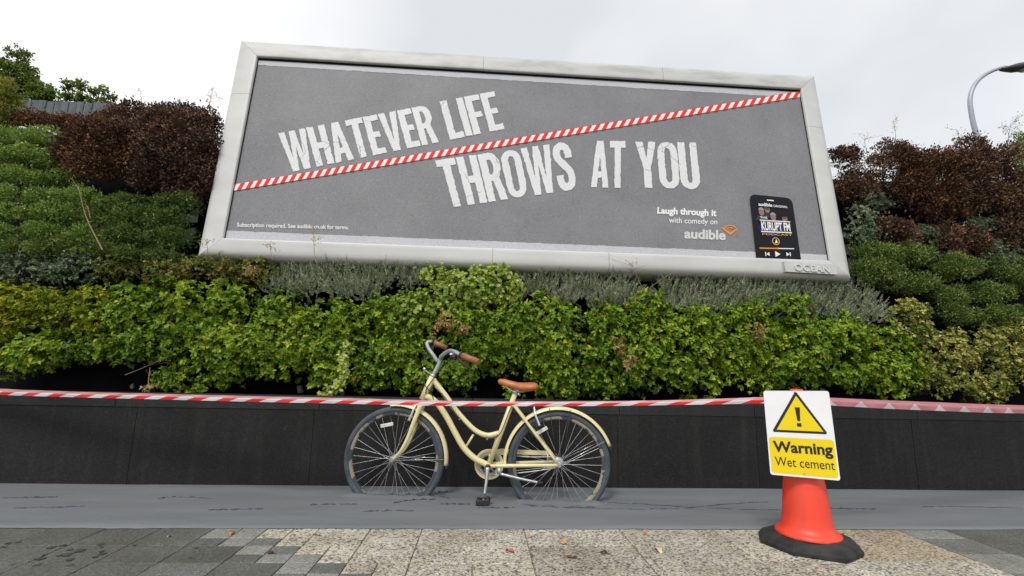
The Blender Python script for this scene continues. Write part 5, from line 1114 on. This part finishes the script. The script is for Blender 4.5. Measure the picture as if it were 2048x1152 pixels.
# ---- trees beyond the fence
def tree(label, pts, Y, trunk, nleaf, ll, seed, spread):
    r = np.random.default_rng(seed); x0 = ony(*trunk, Y); base = np.array([x0[0], Y, 3.06]); o = thing('tree', label, 'tree', base, 0, 'trees beyond the board fence'); b = MB(); C = [ony(x, y, Y) - base for x, y, _ in pts]; top = max(C, key=lambda q: q[2])
    b.tube(smooth_path([np.zeros(3), np.array([top[0] * .2, 0, top[2] * .5]), top], 6), list(np.linspace(.085, .012, 13)), 8, False); lim = []
    for c in C:
        t = r.uniform(.25, .6); a = np.array([top[0] * .2 * t, 0, top[2] * t * .9]); b.tube(smooth_path([a, (a + c) / 2 + r.normal(0, .08, 3), c], 4), list(np.linspace(.03, .006, 9)), 5, False); lim.append((a, c))
        for k in range(4):
            e = c + r.normal(0, spread * .6, 3); b.tube([c, (c + e) / 2 + r.normal(0, .02, 3), e], [.008, .006, .003], 4, False)
    b.build('trunk', M['bark'], o); P = []; W = np.array([q[2] for q in pts], float); W /= W.sum()
    for (a, c), wgt in zip(lim, W):
        k = int(nleaf * wgt); tw = max(6, k // 14); cen = c + unit(r.normal(size=(tw, 3))) * (r.random((tw, 1)) ** .5) * spread * np.array([1.1, 1, .8]); P.append(cen[r.integers(0, tw, k)] + r.normal(0, spread * .13, (k, 3)))
    P = np.concatenate(P); k = len(P); ln = r.uniform(.7, 1.25, k) * ll
    tag(link('crown', leaf_mesh('tree', P, r.normal(size=(k, 3)) + np.array([0, 0, -.2]), r.normal(0, .6, (k, 3)) + np.array([0, -.2, .6]), ln, ln * .55, r.normal(.45, .2, k), LEAF4, L['tree']), None, o), kind='stuff')
tree('tall leafy tree at the upper left behind the fence', [(36, 108, 1.2), (28, 135, 1.8), (50, 140, 2), (15, 160, 2), (60, 160, 2), (40, 175, 2.5), (80, 178, 2), (5, 130, 1.2), (100, 190, 1.6), (20, 195, 2.2), (70, 198, 2), (-20, 170, 2), (-30, 140, 2)], 10.5, (45, 215), 9000, .068, 21, .22)
tree('small sparse tree right of the tall leafy tree', [(140, 172, 1.2), (162, 170, 1), (160, 195, 1.6), (135, 195, 1.6), (190, 185, .8), (205, 180, .6), (218, 190, .8), (185, 202, 1.2), (205, 202, .9)], 9.0, (170, 215), 2000, .058, 22, .13)
# ---- fallen leaves on the pavement and cement
for k, (px, py, s, m, lab) in enumerate([(1020, 1103, 1.1, 0, 'orange fallen leaf on the cream slabs below the bicycle saddle'), (1060, 1073, .9, 1, 'tan fallen leaf near a slab joint close to the cement'), (1126, 1086, 1.2, 1, 'tan fallen leaf with a dark stalk below the rear wheel'), (1143, 1115, 1.2, 1, 'tan curled fallen leaf on the slabs, nearest to the camera'), (1208, 1106, .9, 2, 'dark brown fallen leaf right of the curled tan one'), (1290, 1068, .8, 0, 'small orange fallen leaf beside the cement edge'), (1317, 1102, 1.2, 3, 'pale cream fallen leaf left of the cone'), (464, 1067, 1.0, 0, 'orange fallen leaf on the small grey blocks'), (635, 1071, .7, 2, 'dark crumpled leaf on the cream blocks at the left'), (541, 1106, .8, 2, 'dark crumpled leaf on the mid grey blocks'), (338, 1073, .5, 3, 'tiny pale leaf on the dark slabs at the left')]):
    p = onz(px, py, .002); r = np.random.default_rng(70 + k); o = thing('fallen_leaf', lab, 'leaf', p, float(r.uniform(0, 6.28)), 'fallen leaves on the pavement'); v = []; nl = 9
    for i in range(nl):
        t = i / (nl - 1); wv = .011 * s * math.sin(math.pi * min(1, t * .96 + .04)) ** .8 + .0003; x = (t - .5) * .046 * s; zc = .006 * s * math.sin(t * 3.3) ** 2 + .004 * s * t
        v += [(x, -wv, zc + .006 * s * math.sin(t * 5 + k)), (x, 0, zc * .6), (x, wv, zc + .007 * s * abs(math.cos(t * 4 + k)))]
    f = [(3 * i + q, 3 * i + 3 + q, 3 * i + 4 + q, 3 * i + 1 + q) for i in range(nl - 1) for q in (0, 1)]; me = mesh('leaf_blade', v, f, True); cols_ = [(.50, .14, .035), (.46, .26, .11), (.07, .03, .025), (.60, .48, .30)]
    key = 'fallen%d' % m
    if key not in M: M[key] = mat('fallen_leaf_' + ['orange', 'tan', 'dark', 'pale'][m], cols_[m], .7, var=.3, vs=60)
    link('leaf_blade', me, M[key], o); b = MB(); b.tube([(.022 * s, 0, .004 * s), (.034 * s, .003, .003), (.042 * s, .006, .001)], [.0012, .001, .0008], 5); b.build('leaf_stalk', M[key], o)
print('leaf triangles etc:', sum(len(m.polygons) for m in bpy.data.meshes))
